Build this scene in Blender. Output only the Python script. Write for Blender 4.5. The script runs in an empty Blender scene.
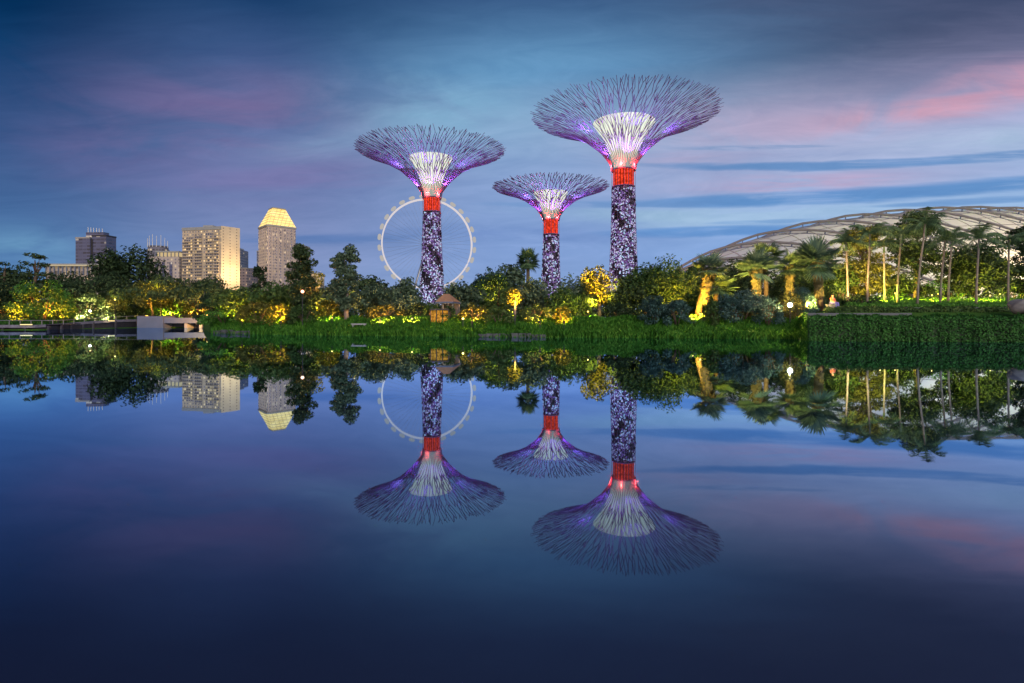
import bpy, math, random
import numpy as np
from mathutils import Vector, Matrix

# ------------------------------------------------------------------ camera, world, sun, exposure
S = bpy.context.scene
COL = S.collection
CAMZ, HOR, F = 1.4, 318.0, 569.0
R_ = math.radians

cd = bpy.data.cameras.new('camera')
cd.sensor_width = 36.0
cd.lens = F / 1024 * 36
cd.shift_y = -(341.5 - HOR) / 1024
cd.clip_start, cd.clip_end = 0.1, 12000
cam = bpy.data.objects.new('camera', cd)
COL.objects.link(cam)
cam.location = (0, 0, CAMZ)
cam.rotation_euler = (R_(90), 0, 0)
S.camera = cam

S.view_settings.view_transform = 'Standard'
S.view_settings.look = 'None'
S.view_settings.exposure = 0.0
S.view_settings.gamma = 1.0
try:
    S.view_settings.use_curve_mapping = False
except Exception:
    pass


def lin(c):
    out = []
    for v in c[:3]:
        v = v / 255.0
        out.append(v / 12.92 if v <= 0.04045 else ((v + 0.055) / 1.055) ** 2.4)
    return tuple(out) + (1.0,)


def px2ang(px, py):
    az = math.atan((px - 512) / F)
    el = math.atan((HOR - py) / F * math.cos(az))
    return az, el


SUN_AZ, SUN_EL = R_(158), R_(24)          # the afterglow lies behind the camera, to the right

world = bpy.data.worlds.new('World')
S.world = world
world.use_nodes = True
wt = world.node_tree
wt.nodes.clear()


class NG:
    """tiny helper for building node trees"""
    def __init__(self, tree):
        self.t = tree

    def new(self, kind, **kw):
        n = self.t.nodes.new(kind)
        for k, v in kw.items():
            setattr(n, k, v)
        return n

    def put(self, sock, v):
        if isinstance(v, bpy.types.NodeSocket):
            self.t.links.new(v, sock)
        elif v is not None:
            sock.default_value = v

    def m(self, op, a, b=None, c=None, clamp=False):
        n = self.new('ShaderNodeMath', operation=op, use_clamp=clamp)
        self.put(n.inputs[0], a)
        if b is not None:
            self.put(n.inputs[1], b)
        if c is not None:
            self.put(n.inputs[2], c)
        return n.outputs[0]

    def ramp(self, fac, stops, interp='LINEAR'):
        n = self.new('ShaderNodeValToRGB')
        n.color_ramp.interpolation = interp
        e = n.color_ramp.elements
        while len(e) < len(stops):
            e.new(0.5)
        for i, (p, c) in enumerate(sorted(stops, key=lambda s: s[0])):
            e[i].position = min(1, max(0, p))
            e[i].color = c
        self.put(n.inputs[0], fac)
        return n.outputs[0]

    def mix(self, fac, a, b, blend='MIX'):
        n = self.new('ShaderNodeMix', data_type='RGBA', blend_type=blend)
        self.put(n.inputs[0], fac)
        self.put(n.inputs[6], a)
        self.put(n.inputs[7], b)
        return n.outputs[2]

    def maprange(self, v, a, b, c=0.0, d=1.0, smooth=True):
        n = self.new('ShaderNodeMapRange', interpolation_type='SMOOTHSTEP' if smooth else 'LINEAR')
        self.put(n.inputs[0], v)
        for i, x in zip((1, 2, 3, 4), (a, b, c, d)):
            n.inputs[i].default_value = x
        return n.outputs[0]

    def comb(self, x, y, z=0.0):
        n = self.new('ShaderNodeCombineXYZ')
        for i, v in enumerate((x, y, z)):
            self.put(n.inputs[i], v)
        return n.outputs[0]

    def noise(self, vec, scale, detail=4, rough=0.55, dist=0.0):
        n = self.new('ShaderNodeTexNoise')
        self.put(n.inputs['Vector'], vec)
        n.inputs['Scale'].default_value = scale
        n.inputs['Detail'].default_value = detail
        n.inputs['Roughness'].default_value = rough
        n.inputs['Distortion'].default_value = dist
        return n.outputs['Fac']


g = NG(wt)
tc = g.new('ShaderNodeTexCoord')
sep = g.new('ShaderNodeSeparateXYZ')
g.put(sep.inputs[0], tc.outputs['Generated'])
X, Y, Z = sep.outputs
AZ = g.m('ARCTAN2', X, Y)
EL = g.m('ARCSINE', Z)
# streaky cloud noise: long along azimuth, thin in elevation, leaning a little
VS = g.m('DIVIDE', EL, g.m('MAXIMUM', g.m('COSINE', AZ), 0.35))      # level cloud streaks
tilt = g.m('MULTIPLY_ADD', AZ, -0.035, VS)
streak_v = g.comb(g.m('MULTIPLY', AZ, 1.6), g.m('MULTIPLY', tilt, 15.0), 3.7)
N1 = g.noise(streak_v, 1.0, 6, 0.58, 0.6)
puff_v = g.comb(g.m('MULTIPLY', AZ, 3.0), g.m('MULTIPLY', EL, 7.0), 9.1)
N2 = g.noise(puff_v, 1.3, 7, 0.6, 0.8)
fine_v = g.comb(g.m('MULTIPLY', AZ, 5.0), g.m('MULTIPLY', tilt, 42.0), 1.3)
N3 = g.noise(fine_v, 1.0, 6, 0.6, 0.5)
ELS = g.m('ADD', g.m('ADD', EL, g.m('MULTIPLY_ADD', N3, 0.012, -0.006)), g.m('MULTIPLY_ADD', N1, 0.016, -0.008))
ELN = g.m('ADD', EL, g.m('MULTIPLY_ADD', N1, 0.06, -0.03))


def column(px, pairs, top):
    st = []
    for py, c in pairs:
        st.append((px2ang(px, py)[1] / 1.0, lin(c)))
    st.append((0.8, lin(top)))
    return st


EP = g.m('MAXIMUM', ELN, 0.0)
left = g.ramp(EP, column(0, [(318, (100, 142, 182)), (262, (80, 122, 172)), (200, (66, 102, 152)), (140, (42, 82, 132)), (70, (8, 64, 112)), (0, (0, 44, 86))], (2, 26, 60)))
midl = g.ramp(EP, column(256, [(318, (126, 152, 198)), (250, (124, 142, 188)), (180, (102, 120, 170)), (120, (88, 108, 156)), (60, (58, 88, 136)), (0, (26, 62, 106))], (8, 32, 70)))
cent = g.ramp(EP, column(512, [(318, (136, 164, 210)), (250, (126, 156, 208)), (180, (132, 160, 206)), (120, (130, 166, 202)), (70, (92, 140, 184)), (0, (54, 88, 132))], (14, 40, 82)))
rite = g.ramp(EP, column(1024, [(318, (140, 174, 222)), (240, (130, 172, 224)), (180, (148, 178, 220)), (110, (158, 168, 206)), (55, (118, 122, 156)), (0, (68, 80, 112))], (24, 40, 78)))
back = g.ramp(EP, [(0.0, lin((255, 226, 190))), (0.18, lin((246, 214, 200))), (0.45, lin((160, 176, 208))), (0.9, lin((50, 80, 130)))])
base = g.mix(g.maprange(AZ, px2ang(0, 0)[0], px2ang(256, 0)[0]), left, midl)
base = g.mix(g.maprange(AZ, px2ang(256, 0)[0], 0.02), base, cent)
base = g.mix(g.maprange(AZ, 0.02, px2ang(1000, 0)[0]), base, rite)
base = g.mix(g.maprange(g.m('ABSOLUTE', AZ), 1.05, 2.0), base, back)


def blob(col, px, py, wx, wy, slope, color, strength, noise=None, lo=0.35, hi=0.65, sharp=False):
    """a soft cloud bank in the sky: centre and half sizes given for a viewing direction"""
    a0, e0 = px2ang(px, py)
    ca = math.cos(a0)
    slope = slope / ca - math.tan(e0) / ca * math.sin(a0)
    sx = wx / F * ca * ca
    sy = wy / F * ca
    da = g.m('SUBTRACT', AZ, a0)
    de = g.m('SUBTRACT', g.m('SUBTRACT', ELS if sharp else ELN, e0), g.m('MULTIPLY', da, slope))
    q = g.m('ADD', g.m('POWER', g.m('ABSOLUTE', g.m('DIVIDE', da, sx)), 2.0), g.m('POWER', g.m('ABSOLUTE', g.m('DIVIDE', de, sy)), 2.0))
    f = g.maprange(q, 1.7, 0.25) if sharp else g.m('EXPONENT', g.m('MULTIPLY', q, -1.0))
    if noise is not None:
        f = g.m('MULTIPLY', f, g.maprange(noise, lo, hi))
    f = g.m('MULTIPLY', f, strength, clamp=True)
    return g.mix(f, col, lin(color))


SKYC = base
for b in [
    # px, py, half width, half height, slope, colour, strength, noise
    (240, 114, 140, 34, -0.04, (122, 106, 152), 0.75, N2, 0.30, 0.62),
    (95, 150, 90, 26, 0.0, (98, 98, 146), 0.55, N2, 0.30, 0.62),
    (300, 175, 130, 20, 0.05, (122, 114, 164), 0.55, N1, 0.3, 0.6),
    (440, 105, 90, 30, 0.05, (128, 182, 212), 0.60, N2, 0.3, 0.65),
    (560, 60, 110, 26, 0.05, (100, 152, 194), 0.50, N1, 0.3, 0.65),
    (340, 138, 70, 10, 0.14, (132, 164, 200), 0.45, N1, 0.3, 0.6),
    (790, 150, 210, 30, 0.06, (166, 180, 214), 0.65, N1, 0.3, 0.6),
    (770, 122, 150, 22, 0.10, (176, 162, 192), 0.70, N2, 0.32, 0.6),
    (935, 106, 110, 12, -0.16 * -1, (206, 154, 174), 0.95, N2, 0.28, 0.53),
    (1010, 84, 80, 16, 0.17, (204, 152, 176), 0.95, N2, 0.28, 0.53),
    (965, 90, 70, 6, 0.2, (140, 150, 186), 0.75, N1, 0.42, 0.58),
    (690, 160, 70, 10, 0.03, (168, 164, 198), 0.7, N3, 0.3, 0.6),
    (800, 184, 190, 13, 0.03, (160, 170, 208), 0.75, N3, 0.25, 0.5),
    (800, 184, 90, 8, 0.05, (192, 164, 196), 0.85, N3, 0.34, 0.6),
    (820, 214, 230, 9, 0.04, (158, 190, 222), 0.85, N3, 0.22, 0.5),
    (660, 216, 90, 8, 0.0, (150, 184, 212), 0.7, N3, 0.22, 0.5),
    (990, 138, 100, 14, 0.04, (166, 190, 218), 0.8, N2, 0.3, 0.6),
    (870, 164, 250, 4.6, 0.045, (92, 138, 192), 0.88, N3, 0.20, 0.48, True),
    (850, 196, 260, 7.0, 0.058, (86, 138, 196), 0.88, N3, 0.20, 0.48, True),
    (720, 231, 120, 5.6, 0.03, (92, 142, 202), 0.85, N3, 0.20, 0.48, True),
    (960, 203, 90, 3.0, 0.05, (104, 148, 202), 0.85, N3, 0.20, 0.5, True),
    (600, 205, 110, 3.6, 0.01, (106, 146, 198), 0.7, N3, 0.25, 0.5, True),
    (760, 221, 50, 2.0, 0.03, (118, 158, 206), 0.85, N3, 0.30, 0.55, True),
    (750, 148, 70, 2.4, 0.03, (116, 146, 190), 0.8, N3, 0.28, 0.5, True),
    (320, 244, 130, 5, 0.0, (80, 118, 176), 0.7, N3, 0.28, 0.55),
    (520, 238, 120, 6, 0.0, (104, 136, 194), 0.6, N3, 0.3, 0.6),
    (900, 14, 260, 30, 0.0, (66, 78, 110), 0.7, N1, 0.3, 0.6),
    (30, 252, 56, 20, -0.10, (108, 156, 194), 0.75, N2, 0.38, 0.56),
]:
    SKYC = blob(SKYC, *b)
tex_v = g.comb(g.m('MULTIPLY', AZ, 4.0), g.m('MULTIPLY', tilt, 16.0), 5.5)
N4 = g.noise(tex_v, 1.6, 9, 0.66, 1.2)
SKYC = g.mix(g.maprange(N4, 0.44, 0.68, 0.0, 0.38), SKYC, g.mix(1.0, SKYC, (1.30, 1.20, 1.16, 1), 'MULTIPLY'))
SKYC = g.mix(g.maprange(N4, 0.50, 0.28, 0.0, 0.36), SKYC, g.mix(1.0, SKYC, (0.74, 0.80, 0.88, 1), 'MULTIPLY'))
# slight overall light and dark streaking
SKYC = g.mix(g.maprange(N1, 0.3, 0.7, 0.0, 0.28), SKYC, g.mix(1.0, SKYC, (1.35, 1.28, 1.22, 1), 'MULTIPLY'))
SKYC = g.mix(g.maprange(N3, 0.40, 0.70, 0.0, 0.20), SKYC, g.mix(1.0, SKYC, (0.76, 0.80, 0.86, 1), 'MULTIPLY'))

nish = g.new('ShaderNodeTexSky', sky_type='NISHITA')
nish.sun_disc = False
nish.sun_elevation = R_(-3)
nish.sun_rotation = SUN_AZ
bg1 = g.new('ShaderNodeBackground')
g.put(bg1.inputs[0], SKYC)
bg1.inputs[1].default_value = 1.0
bg2 = g.new('ShaderNodeBackground')
g.put(bg2.inputs[0], nish.outputs[0])
bg2.inputs[1].default_value = 0.02
adds = g.new('ShaderNodeAddShader')
g.put(adds.inputs[0], bg1.outputs[0])
g.put(adds.inputs[1], bg2.outputs[0])
wo = g.new('ShaderNodeOutputWorld')
g.put(wo.inputs[0], adds.outputs[0])

sl = bpy.data.lights.new('sun', 'SUN')
sl.energy = 1.9
sl.angle = R_(35)
sl.color = (1.0, 0.88, 0.76)
sun = bpy.data.objects.new('sun', sl)
COL.objects.link(sun)
d = Vector((math.sin(SUN_AZ) * math.cos(SUN_EL), math.cos(SUN_AZ) * math.cos(SUN_EL), math.sin(SUN_EL)))
sun.rotation_euler = d.to_track_quat('Z', 'Y').to_euler()

# ------------------------------------------------------------------ helpers
rng = np.random.default_rng(7)
random.seed(7)


def P(px, py, D):
    return Vector(((px - 512) / F * D, D, CAMZ + (HOR - py) / F * D))


def XX(px, D):
    return (px - 512) / F * D


class MB:
    def __init__(self):
        self.v, self.f = [], []

    def box(self, x0, x1, y0, y1, z0, z1):
        b = len(self.v)
        self.v += [(x0, y0, z0), (x1, y0, z0), (x1, y1, z0), (x0, y1, z0), (x0, y0, z1), (x1, y0, z1), (x1, y1, z1), (x0, y1, z1)]
        self.f += [(b, b + 3, b + 2, b + 1), (b + 4, b + 5, b + 6, b + 7), (b, b + 1, b + 5, b + 4), (b + 1, b + 2, b + 6, b + 5), (b + 2, b + 3, b + 7, b + 6), (b + 3, b, b + 4, b + 7)]
        return self

    def prism(self, pts, z0, z1, top=None):
        """vertical prism over plan points; top may give other plan points for the upper face"""
        b, n = len(self.v), len(pts)
        top = top or pts
        self.v += [(p[0], p[1], z0) for p in pts] + [(p[0], p[1], z1) for p in top]
        self.f.append(tuple(range(b + n - 1, b - 1, -1)))
        self.f.append(tuple(range(b + n, b + 2 * n)))
        for i in range(n):
            j = (i + 1) % n
            self.f.append((b + i, b + j, b + n + j, b + n + i))
        return self

    def path(self, pts, radii, n=6, cap=True):
        b0 = len(self.v)
        pts = [Vector(p) for p in pts]
        up = Vector((0.3, 0.2, 1)).normalized()
        for i, p in enumerate(pts):
            t = (pts[min(i + 1, len(pts) - 1)] - pts[max(i - 1, 0)])
            t = t.normalized() if t.length > 1e-9 else Vector((0, 0, 1))
            a = t.cross(up if abs(t.dot(up)) < 0.97 else Vector((1, 0, 0))).normalized()
            c = t.cross(a)
            for k in range(n):
                w = 2 * math.pi * k / n
                self.v.append(tuple(p + (a * math.cos(w) + c * math.sin(w)) * radii[i]))
        for i in range(len(pts) - 1):
            for k in range(n):
                k2 = (k + 1) % n
                self.f.append((b0 + i * n + k, b0 + i * n + k2, b0 + (i + 1) * n + k2, b0 + (i + 1) * n + k))
        if cap:
            self.f.append(tuple(b0 + k for k in range(n - 1, -1, -1)))
            e = b0 + (len(pts) - 1) * n
            self.f.append(tuple(e + k for k in range(n)))
        return self

    def lathe(self, prof, n=32, center=(0, 0, 0), cap=False):
        b = len(self.v)
        cx, cy, cz = center
        for r, z in prof:
            for k in range(n):
                w = 2 * math.pi * k / n
                self.v.append((cx + r * math.cos(w), cy + r * math.sin(w), cz + z))
        for i in range(len(prof) - 1):
            for k in range(n):
                k2 = (k + 1) % n
                self.f.append((b + i * n + k, b + i * n + k2, b + (i + 1) * n + k2, b + (i + 1) * n + k))
        if cap:
            self.f.append(tuple(b + k for k in range(n - 1, -1, -1)))
            e = b + (len(prof) - 1) * n
            self.f.append(tuple(e + k for k in range(n)))
        return self

    def build(self, name, mat, parent=None, smooth=False):
        me = bpy.data.meshes.new(name)
        me.from_pydata(self.v, [], self.f)
        if smooth:
            me.polygons.foreach_set('use_smooth', [True] * len(me.polygons))
        me.materials.append(mat)
        o = bpy.data.objects.new(name, me)
        COL.objects.link(o)
        if parent is not None:
            o.parent = parent
        return o


def quads_obj(name, V, mat, parent=None, nv=4):
    """V: (N, nv, 3) array of separate faces"""
    V = np.asarray(V, dtype=np.float32)
    n = len(V)
    me = bpy.data.meshes.new(name)
    me.vertices.add(n * nv)
    me.vertices.foreach_set('co', V.reshape(-1))
    me.loops.add(n * nv)
    me.loops.foreach_set('vertex_index', np.arange(n * nv, dtype=np.int32))
    me.polygons.add(n)
    me.polygons.foreach_set('loop_start', np.arange(0, n * nv, nv, dtype=np.int32))
    try:
        me.polygons.foreach_set('loop_total', np.full(n, nv, dtype=np.int32))
    except Exception:
        pass
    me.update(calc_edges=True)
    me.materials.append(mat)
    o = bpy.data.objects.new(name, me)
    COL.objects.link(o)
    if parent is not None:
        o.parent = parent
    return o


def thing(name, label, cat, loc=(0, 0, 0), rz=0.0, group=None):
    o = bpy.data.objects.new(name, None)
    COL.objects.link(o)
    o.location = loc
    o.rotation_euler = (0, 0, rz)
    o.empty_display_size = 0.5
    return tag(o, label, cat, group)


def tag(o, label, cat, group=None, kind=None):
    if label:
        o['label'] = label
    if cat:
        o['category'] = cat
    if group:
        o['group'] = group
    if kind:
        o['kind'] = kind
    return o


def struct(o):
    o['kind'] = 'structure'
    return o


def copy_tree(o, parent=None):
    c = o.copy()
    COL.objects.link(c)
    c.parent = parent
    for ch in [k for k in bpy.data.objects if k.parent == o]:
        copy_tree(ch, c)
    return c


# ------------------------------------------------------------------ materials
def mat_new(name):
    m = bpy.data.materials.new(name)
    m.use_nodes = True
    m.node_tree.nodes.clear()
    return m, NG(m.node_tree)


def out(gg, sh):
    o = gg.new('ShaderNodeOutputMaterial')
    gg.put(o.inputs[0], sh)


def mat_plain(name, col, rough=0.7, metal=0.0, noise=0.25, scale=1.5, spec=0.3):
    m, q = mat_new(name)
    t = q.new('ShaderNodeTexCoord')
    f = q.noise(t.outputs['Object'], scale, 6, 0.6)
    c = (col[0], col[1], col[2], 1)
    dk = tuple(v * (1 - noise) for v in col) + (1,)
    br = tuple(min(1, v * (1 + noise)) for v in col) + (1,)
    cc = q.ramp(f, [(0.3, dk), (0.5, c), (0.72, br)])
    b = q.new('ShaderNodeBsdfPrincipled')
    q.put(b.inputs['Base Color'], cc)
    b.inputs['Roughness'].default_value = rough
    b.inputs['Metallic'].default_value = metal
    b.inputs['Specular IOR Level'].default_value = spec
    out(q, b.outputs[0])
    return m


def mat_leaf(name, a, b, c, trans=0.35, nscale=0.9, rough=0.6):
    """foliage: per-leaf and per-clump variation between three greens, some light passing through"""
    a, b, c = [tuple(v * 1.85 for v in x) for x in (a, b, c)]
    m, q = mat_new(name)
    geo = q.new('ShaderNodeNewGeometry')
    t = q.new('ShaderNodeTexCoord')
    oi = q.new('ShaderNodeObjectInfo')
    n1 = q.noise(t.outputs['Object'], nscale, 3, 0.6)
    f = q.m('ADD', q.m('MULTIPLY', geo.outputs['Random Per Island'], 0.55), q.m('MULTIPLY', n1, 0.7))
    f = q.m('ADD', f, q.m('MULTIPLY_ADD', oi.outputs['Random'], 0.24, -0.26))
    col = q.ramp(f, [(0.12, a + (1,)), (0.5, b + (1,)), (0.92, c + (1,))])
    bs = q.new('ShaderNodeBsdfPrincipled')
    q.put(bs.inputs['Base Color'], col)
    bs.inputs['Roughness'].default_value = rough
    bs.inputs['Specular IOR Level'].default_value = 0.25
    tr = q.new('ShaderNodeBsdfTranslucent')
    q.put(tr.inputs[0], col)
    mx = q.new('ShaderNodeMixShader')
    mx.inputs[0].default_value = trans
    q.put(mx.inputs[1], bs.outputs[0])
    q.put(mx.inputs[2], tr.outputs[0])
    out(q, mx.outputs[0])
    return m


def mat_emit(name, col, strength):
    m, q = mat_new(name)
    e = q.new('ShaderNodeEmission')
    e.inputs[0].default_value = (col[0], col[1], col[2], 1)
    e.inputs[1].default_value = strength
    out(q, e.outputs[0])
    return m


M = {}
M['leaf_dark'] = mat_leaf('leaf_dark', (0.010, 0.022, 0.012), (0.026, 0.050, 0.022), (0.060, 0.090, 0.034))
M['leaf_mid'] = mat_leaf('leaf_mid', (0.018, 0.045, 0.014), (0.045, 0.090, 0.026), (0.11, 0.15, 0.045))
M['leaf_bright'] = mat_leaf('leaf_bright', (0.03, 0.09, 0.014), (0.06, 0.17, 0.026), (0.12, 0.24, 0.05))
M['leaf_grey'] = mat_leaf('leaf_grey', (0.028, 0.052, 0.036), (0.070, 0.112, 0.070), (0.14, 0.185, 0.11))
M['leaf_olive'] = mat_leaf('leaf_olive', (0.035, 0.042, 0.010), (0.075, 0.085, 0.020), (0.14, 0.15, 0.035))
M['leaf_blue'] = mat_leaf('leaf_blue', (0.018, 0.045, 0.042), (0.045, 0.095, 0.085), (0.09, 0.15, 0.13))
M['leaf_yellow'] = mat_leaf('leaf_yellow', (0.045, 0.052, 0.010), (0.095, 0.10, 0.018), (0.17, 0.16, 0.035))
M['palm_green'] = mat_leaf('palm_green', (0.03, 0.065, 0.035), (0.07, 0.125, 0.06), (0.13, 0.18, 0.085), 0.25)
M['palm_blue'] = mat_leaf('palm_blue', (0.03, 0.065, 0.045), (0.065, 0.12, 0.085), (0.12, 0.17, 0.10), 0.25)
M['hedge'] = mat_leaf('hedge', (0.010, 0.042, 0.009), (0.026, 0.098, 0.018), (0.06, 0.16, 0.03), 0.25)
M['grass'] = mat_leaf('grass', (0.012, 0.055, 0.008), (0.036, 0.135, 0.015), (0.10, 0.22, 0.03), 0.3, 0.35)
M['straw'] = mat_leaf('straw', (0.05, 0.05, 0.02), (0.11, 0.10, 0.04), (0.18, 0.15, 0.07), 0.3)
M['bark'] = mat_plain('bark', (0.11, 0.085, 0.06), 0.9, 0, 0.5, 4)
M['bark_pale'] = mat_plain('bark_pale', (0.24, 0.215, 0.19), 0.85, 0, 0.35, 3)
M['white'] = mat_plain('white', (0.12, 0.15, 0.235), 0.6, 0, 0.08, 0.6)
M['mast'] = mat_plain('mast', (0.6, 0.62, 0.66), 0.6, 0, 0.08, 0.6)
M['concrete'] = mat_plain('concrete', (0.30, 0.31, 0.32), 0.8, 0, 0.2, 1.0)
M['dark_timber'] = mat_plain('dark_timber', (0.060, 0.058, 0.072), 0.7, 0, 0.35, 2.5)
M['steel'] = mat_plain('steel', (0.34, 0.35, 0.38), 0.4, 0.6, 0.1, 3)
M['dark_metal'] = mat_plain('dark_metal', (0.05, 0.05, 0.06), 0.45, 0.5, 0.2, 3)
M['warm_lamp'] = mat_emit('warm_lamp', (1.0, 0.72, 0.30), 9.0)
M['pale_lamp'] = mat_emit('pale_lamp', (1.0, 0.86, 0.55), 9.0)
M['yellow_lamp'] = mat_emit('yellow_lamp', (1.0, 0.70, 0.16), 6.0)

# ------------------------------------------------------------------ terrain and water
SH_PX = [-1400, -500, 0, 40, 75, 137, 204, 210, 280, 480, 800, 808, 1024, 1500, 2600]
SH_Y = [329, 330, 330, 330, 329, 327.75, 327.6, 333.2, 335, 337, 339.2, 341.2, 342.3, 343, 343]


def sstep(a, b, x):
    t = np.clip((np.asarray(x, float) - a) / (b - a), 0, 1)
    return t * t * (3 - 2 * t)


def shore(px):
    return F * CAMZ / (np.interp(px, SH_PX, SH_Y) - HOR)


def ground_z(px, D):
    """height of the land at a bearing and depth"""
    e = np.asarray(D, float) - shore(px)
    z = -0.5 + 0.62 * sstep(-0.6, 0.3, e) + 1.08 * sstep(0.2, 5.0, e)
    right = sstep(780, 840, px)
    z = z + right * (0.60 * sstep(3.2, 4.5, e) + 0.36 * sstep(9.2, 10.7, e) + 0.35 * sstep(13, 15.5, e) + 0.75 * sstep(15.5, 26, e))
    leftlow = 1 - sstep(195, 215, px)
    z = z - leftlow * 0.35 * sstep(0, 3, e) * (1 - sstep(10, 30, e))
    return z


def gz(px, D):
    return float(ground_z(px, D))


cols = np.concatenate([np.linspace(-2600, -300, 24), np.linspace(-280, 1304, 260), np.linspace(1330, 3600, 24)])
rows = np.array([-0.9, -0.3, 0, 0.3, 0.7, 1.2, 2, 3, 4, 5, 6, 7, 8, 10, 12, 14, 17, 20, 24, 30, 40, 55, 80, 120, 200, 400, 900, 2500, 6000])
VV, FF = [], []
for i, c in enumerate(cols):
    ds = float(shore(c))
    for r in rows:
        D = ds + r
        VV.append((XX(c, D), D, gz(c, D)))
nr = len(rows)
for i in range(len(cols) - 1):
    for j in range(nr - 1):
        FF.append((i * nr + j, (i + 1) * nr + j, (i + 1) * nr + j + 1, i * nr + j + 1))
me = bpy.data.meshes.new('ground')
me.from_pydata(VV, [], FF)
m, q = mat_new('lawn_ground')
t = q.new('ShaderNodeTexCoord')
n1 = q.noise(t.outputs['Object'], 0.25, 5, 0.6)
n2 = q.noise(t.outputs['Object'], 6.0, 4, 0.7)
c1 = q.ramp(q.m('ADD', q.m('MULTIPLY', n1, 0.6), q.m('MULTIPLY', n2, 0.4)), [(0.3, (0.02, 0.06, 0.010, 1)), (0.55, (0.05, 0.125, 0.02, 1)), (0.75, (0.09, 0.16, 0.03, 1))])
b = q.new('ShaderNodeBsdfPrincipled')
q.put(b.inputs['Base Color'], c1)
b.inputs['Roughness'].default_value = 0.95
b.inputs['Specular IOR Level'].default_value = 0.1
out(q, b.outputs[0])
me.materials.append(m)
ground = bpy.data.objects.new('ground', me)
COL.objects.link(ground)
struct(ground)

m, q = mat_new('lake_water')
t = q.new('ShaderNodeTexCoord')
mp = q.new('ShaderNodeMapping')
mp.inputs['Scale'].default_value = (0.5, 0.16, 1)
q.put(mp.inputs[0], t.outputs['Object'])
wn = q.noise(mp.outputs[0], 1.0, 3, 0.5)
bump = q.new('ShaderNodeBump')
bump.inputs['Strength'].default_value = 0.085
bump.inputs['Distance'].default_value = 0.02
q.put(bump.inputs['Height'], wn)
fr = q.new('ShaderNodeFresnel')
fr.inputs['IOR'].default_value = 1.38
q.put(fr.inputs['Normal'], bump.outputs[0])
gl = q.new('ShaderNodeBsdfGlossy')
gl.inputs['Color'].default_value = (0.56, 0.74, 1.0, 1)
gl.inputs['Roughness'].default_value = 0.016
q.put(gl.inputs['Normal'], bump.outputs[0])
df = q.new('ShaderNodeBsdfDiffuse')
df.inputs[0].default_value = (0.021, 0.026, 0.050, 1)
mx = q.new('ShaderNodeMixShader')
q.put(mx.inputs[0], q.m('MULTIPLY', fr.outputs[0], 2.0, clamp=True))
q.put(mx.inputs[1], df.outputs[0])
q.put(mx.inputs[2], gl.outputs[0])
out(q, mx.outputs[0])
water = MB()
water.v = [(-700, -150, 0), (700, -150, 0), (700, 160, 0), (-700, 160, 0)]
water.f = [(0, 1, 2, 3)]
struct(water.build('water', m))

# ------------------------------------------------------------------ plants
def rand_dirs(n):
    v = rng.normal(size=(n, 3))
    return v / np.linalg.norm(v, axis=1, keepdims=True)


def cards(c, nrm, size, aspect=0.5):
    """diamond leaves: centres, normals, lengths"""
    n = len(c)
    nrm = nrm / np.maximum(np.linalg.norm(nrm, axis=1, keepdims=True), 1e-6)
    r = rand_dirs(n)
    a = np.cross(nrm, r)
    a /= np.maximum(np.linalg.norm(a, axis=1, keepdims=True), 1e-6)
    b = np.cross(nrm, a)
    s = np.asarray(size).reshape(-1, 1)
    bend = nrm * s * 0.12
    return np.stack([c + a * s * 0.5 - bend, c + b * s * aspect * 0.5 + bend, c - a * s * 0.5 - bend, c - b * s * aspect * 0.5 + bend], axis=1)


def clump_leaves(clumps, n, leaf, aspect=0.55, shell=0.55):
    """clumps: rows (x, y, z, rx, ry, rz); leaves lie mostly near each clump's skin, facing out and up"""
    cl = np.asarray(clumps, float)
    w = cl[:, 3] * cl[:, 4] + cl[:, 3] * cl[:, 5] + cl[:, 4] * cl[:, 5]
    k = rng.choice(len(cl), size=n, p=w / w.sum())
    dd = rand_dirs(n)
    rad = shell + (1 - shell) * rng.random((n, 1)) ** 0.7 + rng.normal(size=(n, 1)) * 0.08
    c = cl[k, :3] + dd * cl[k, 3:] * rad
    nr = dd * 0.8 + rand_dirs(n) * 0.8 + np.array([[0, 0, 0.45]])
    return cards(c, nr, leaf * (0.6 + 0.8 * rng.random(n)), aspect)


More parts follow.
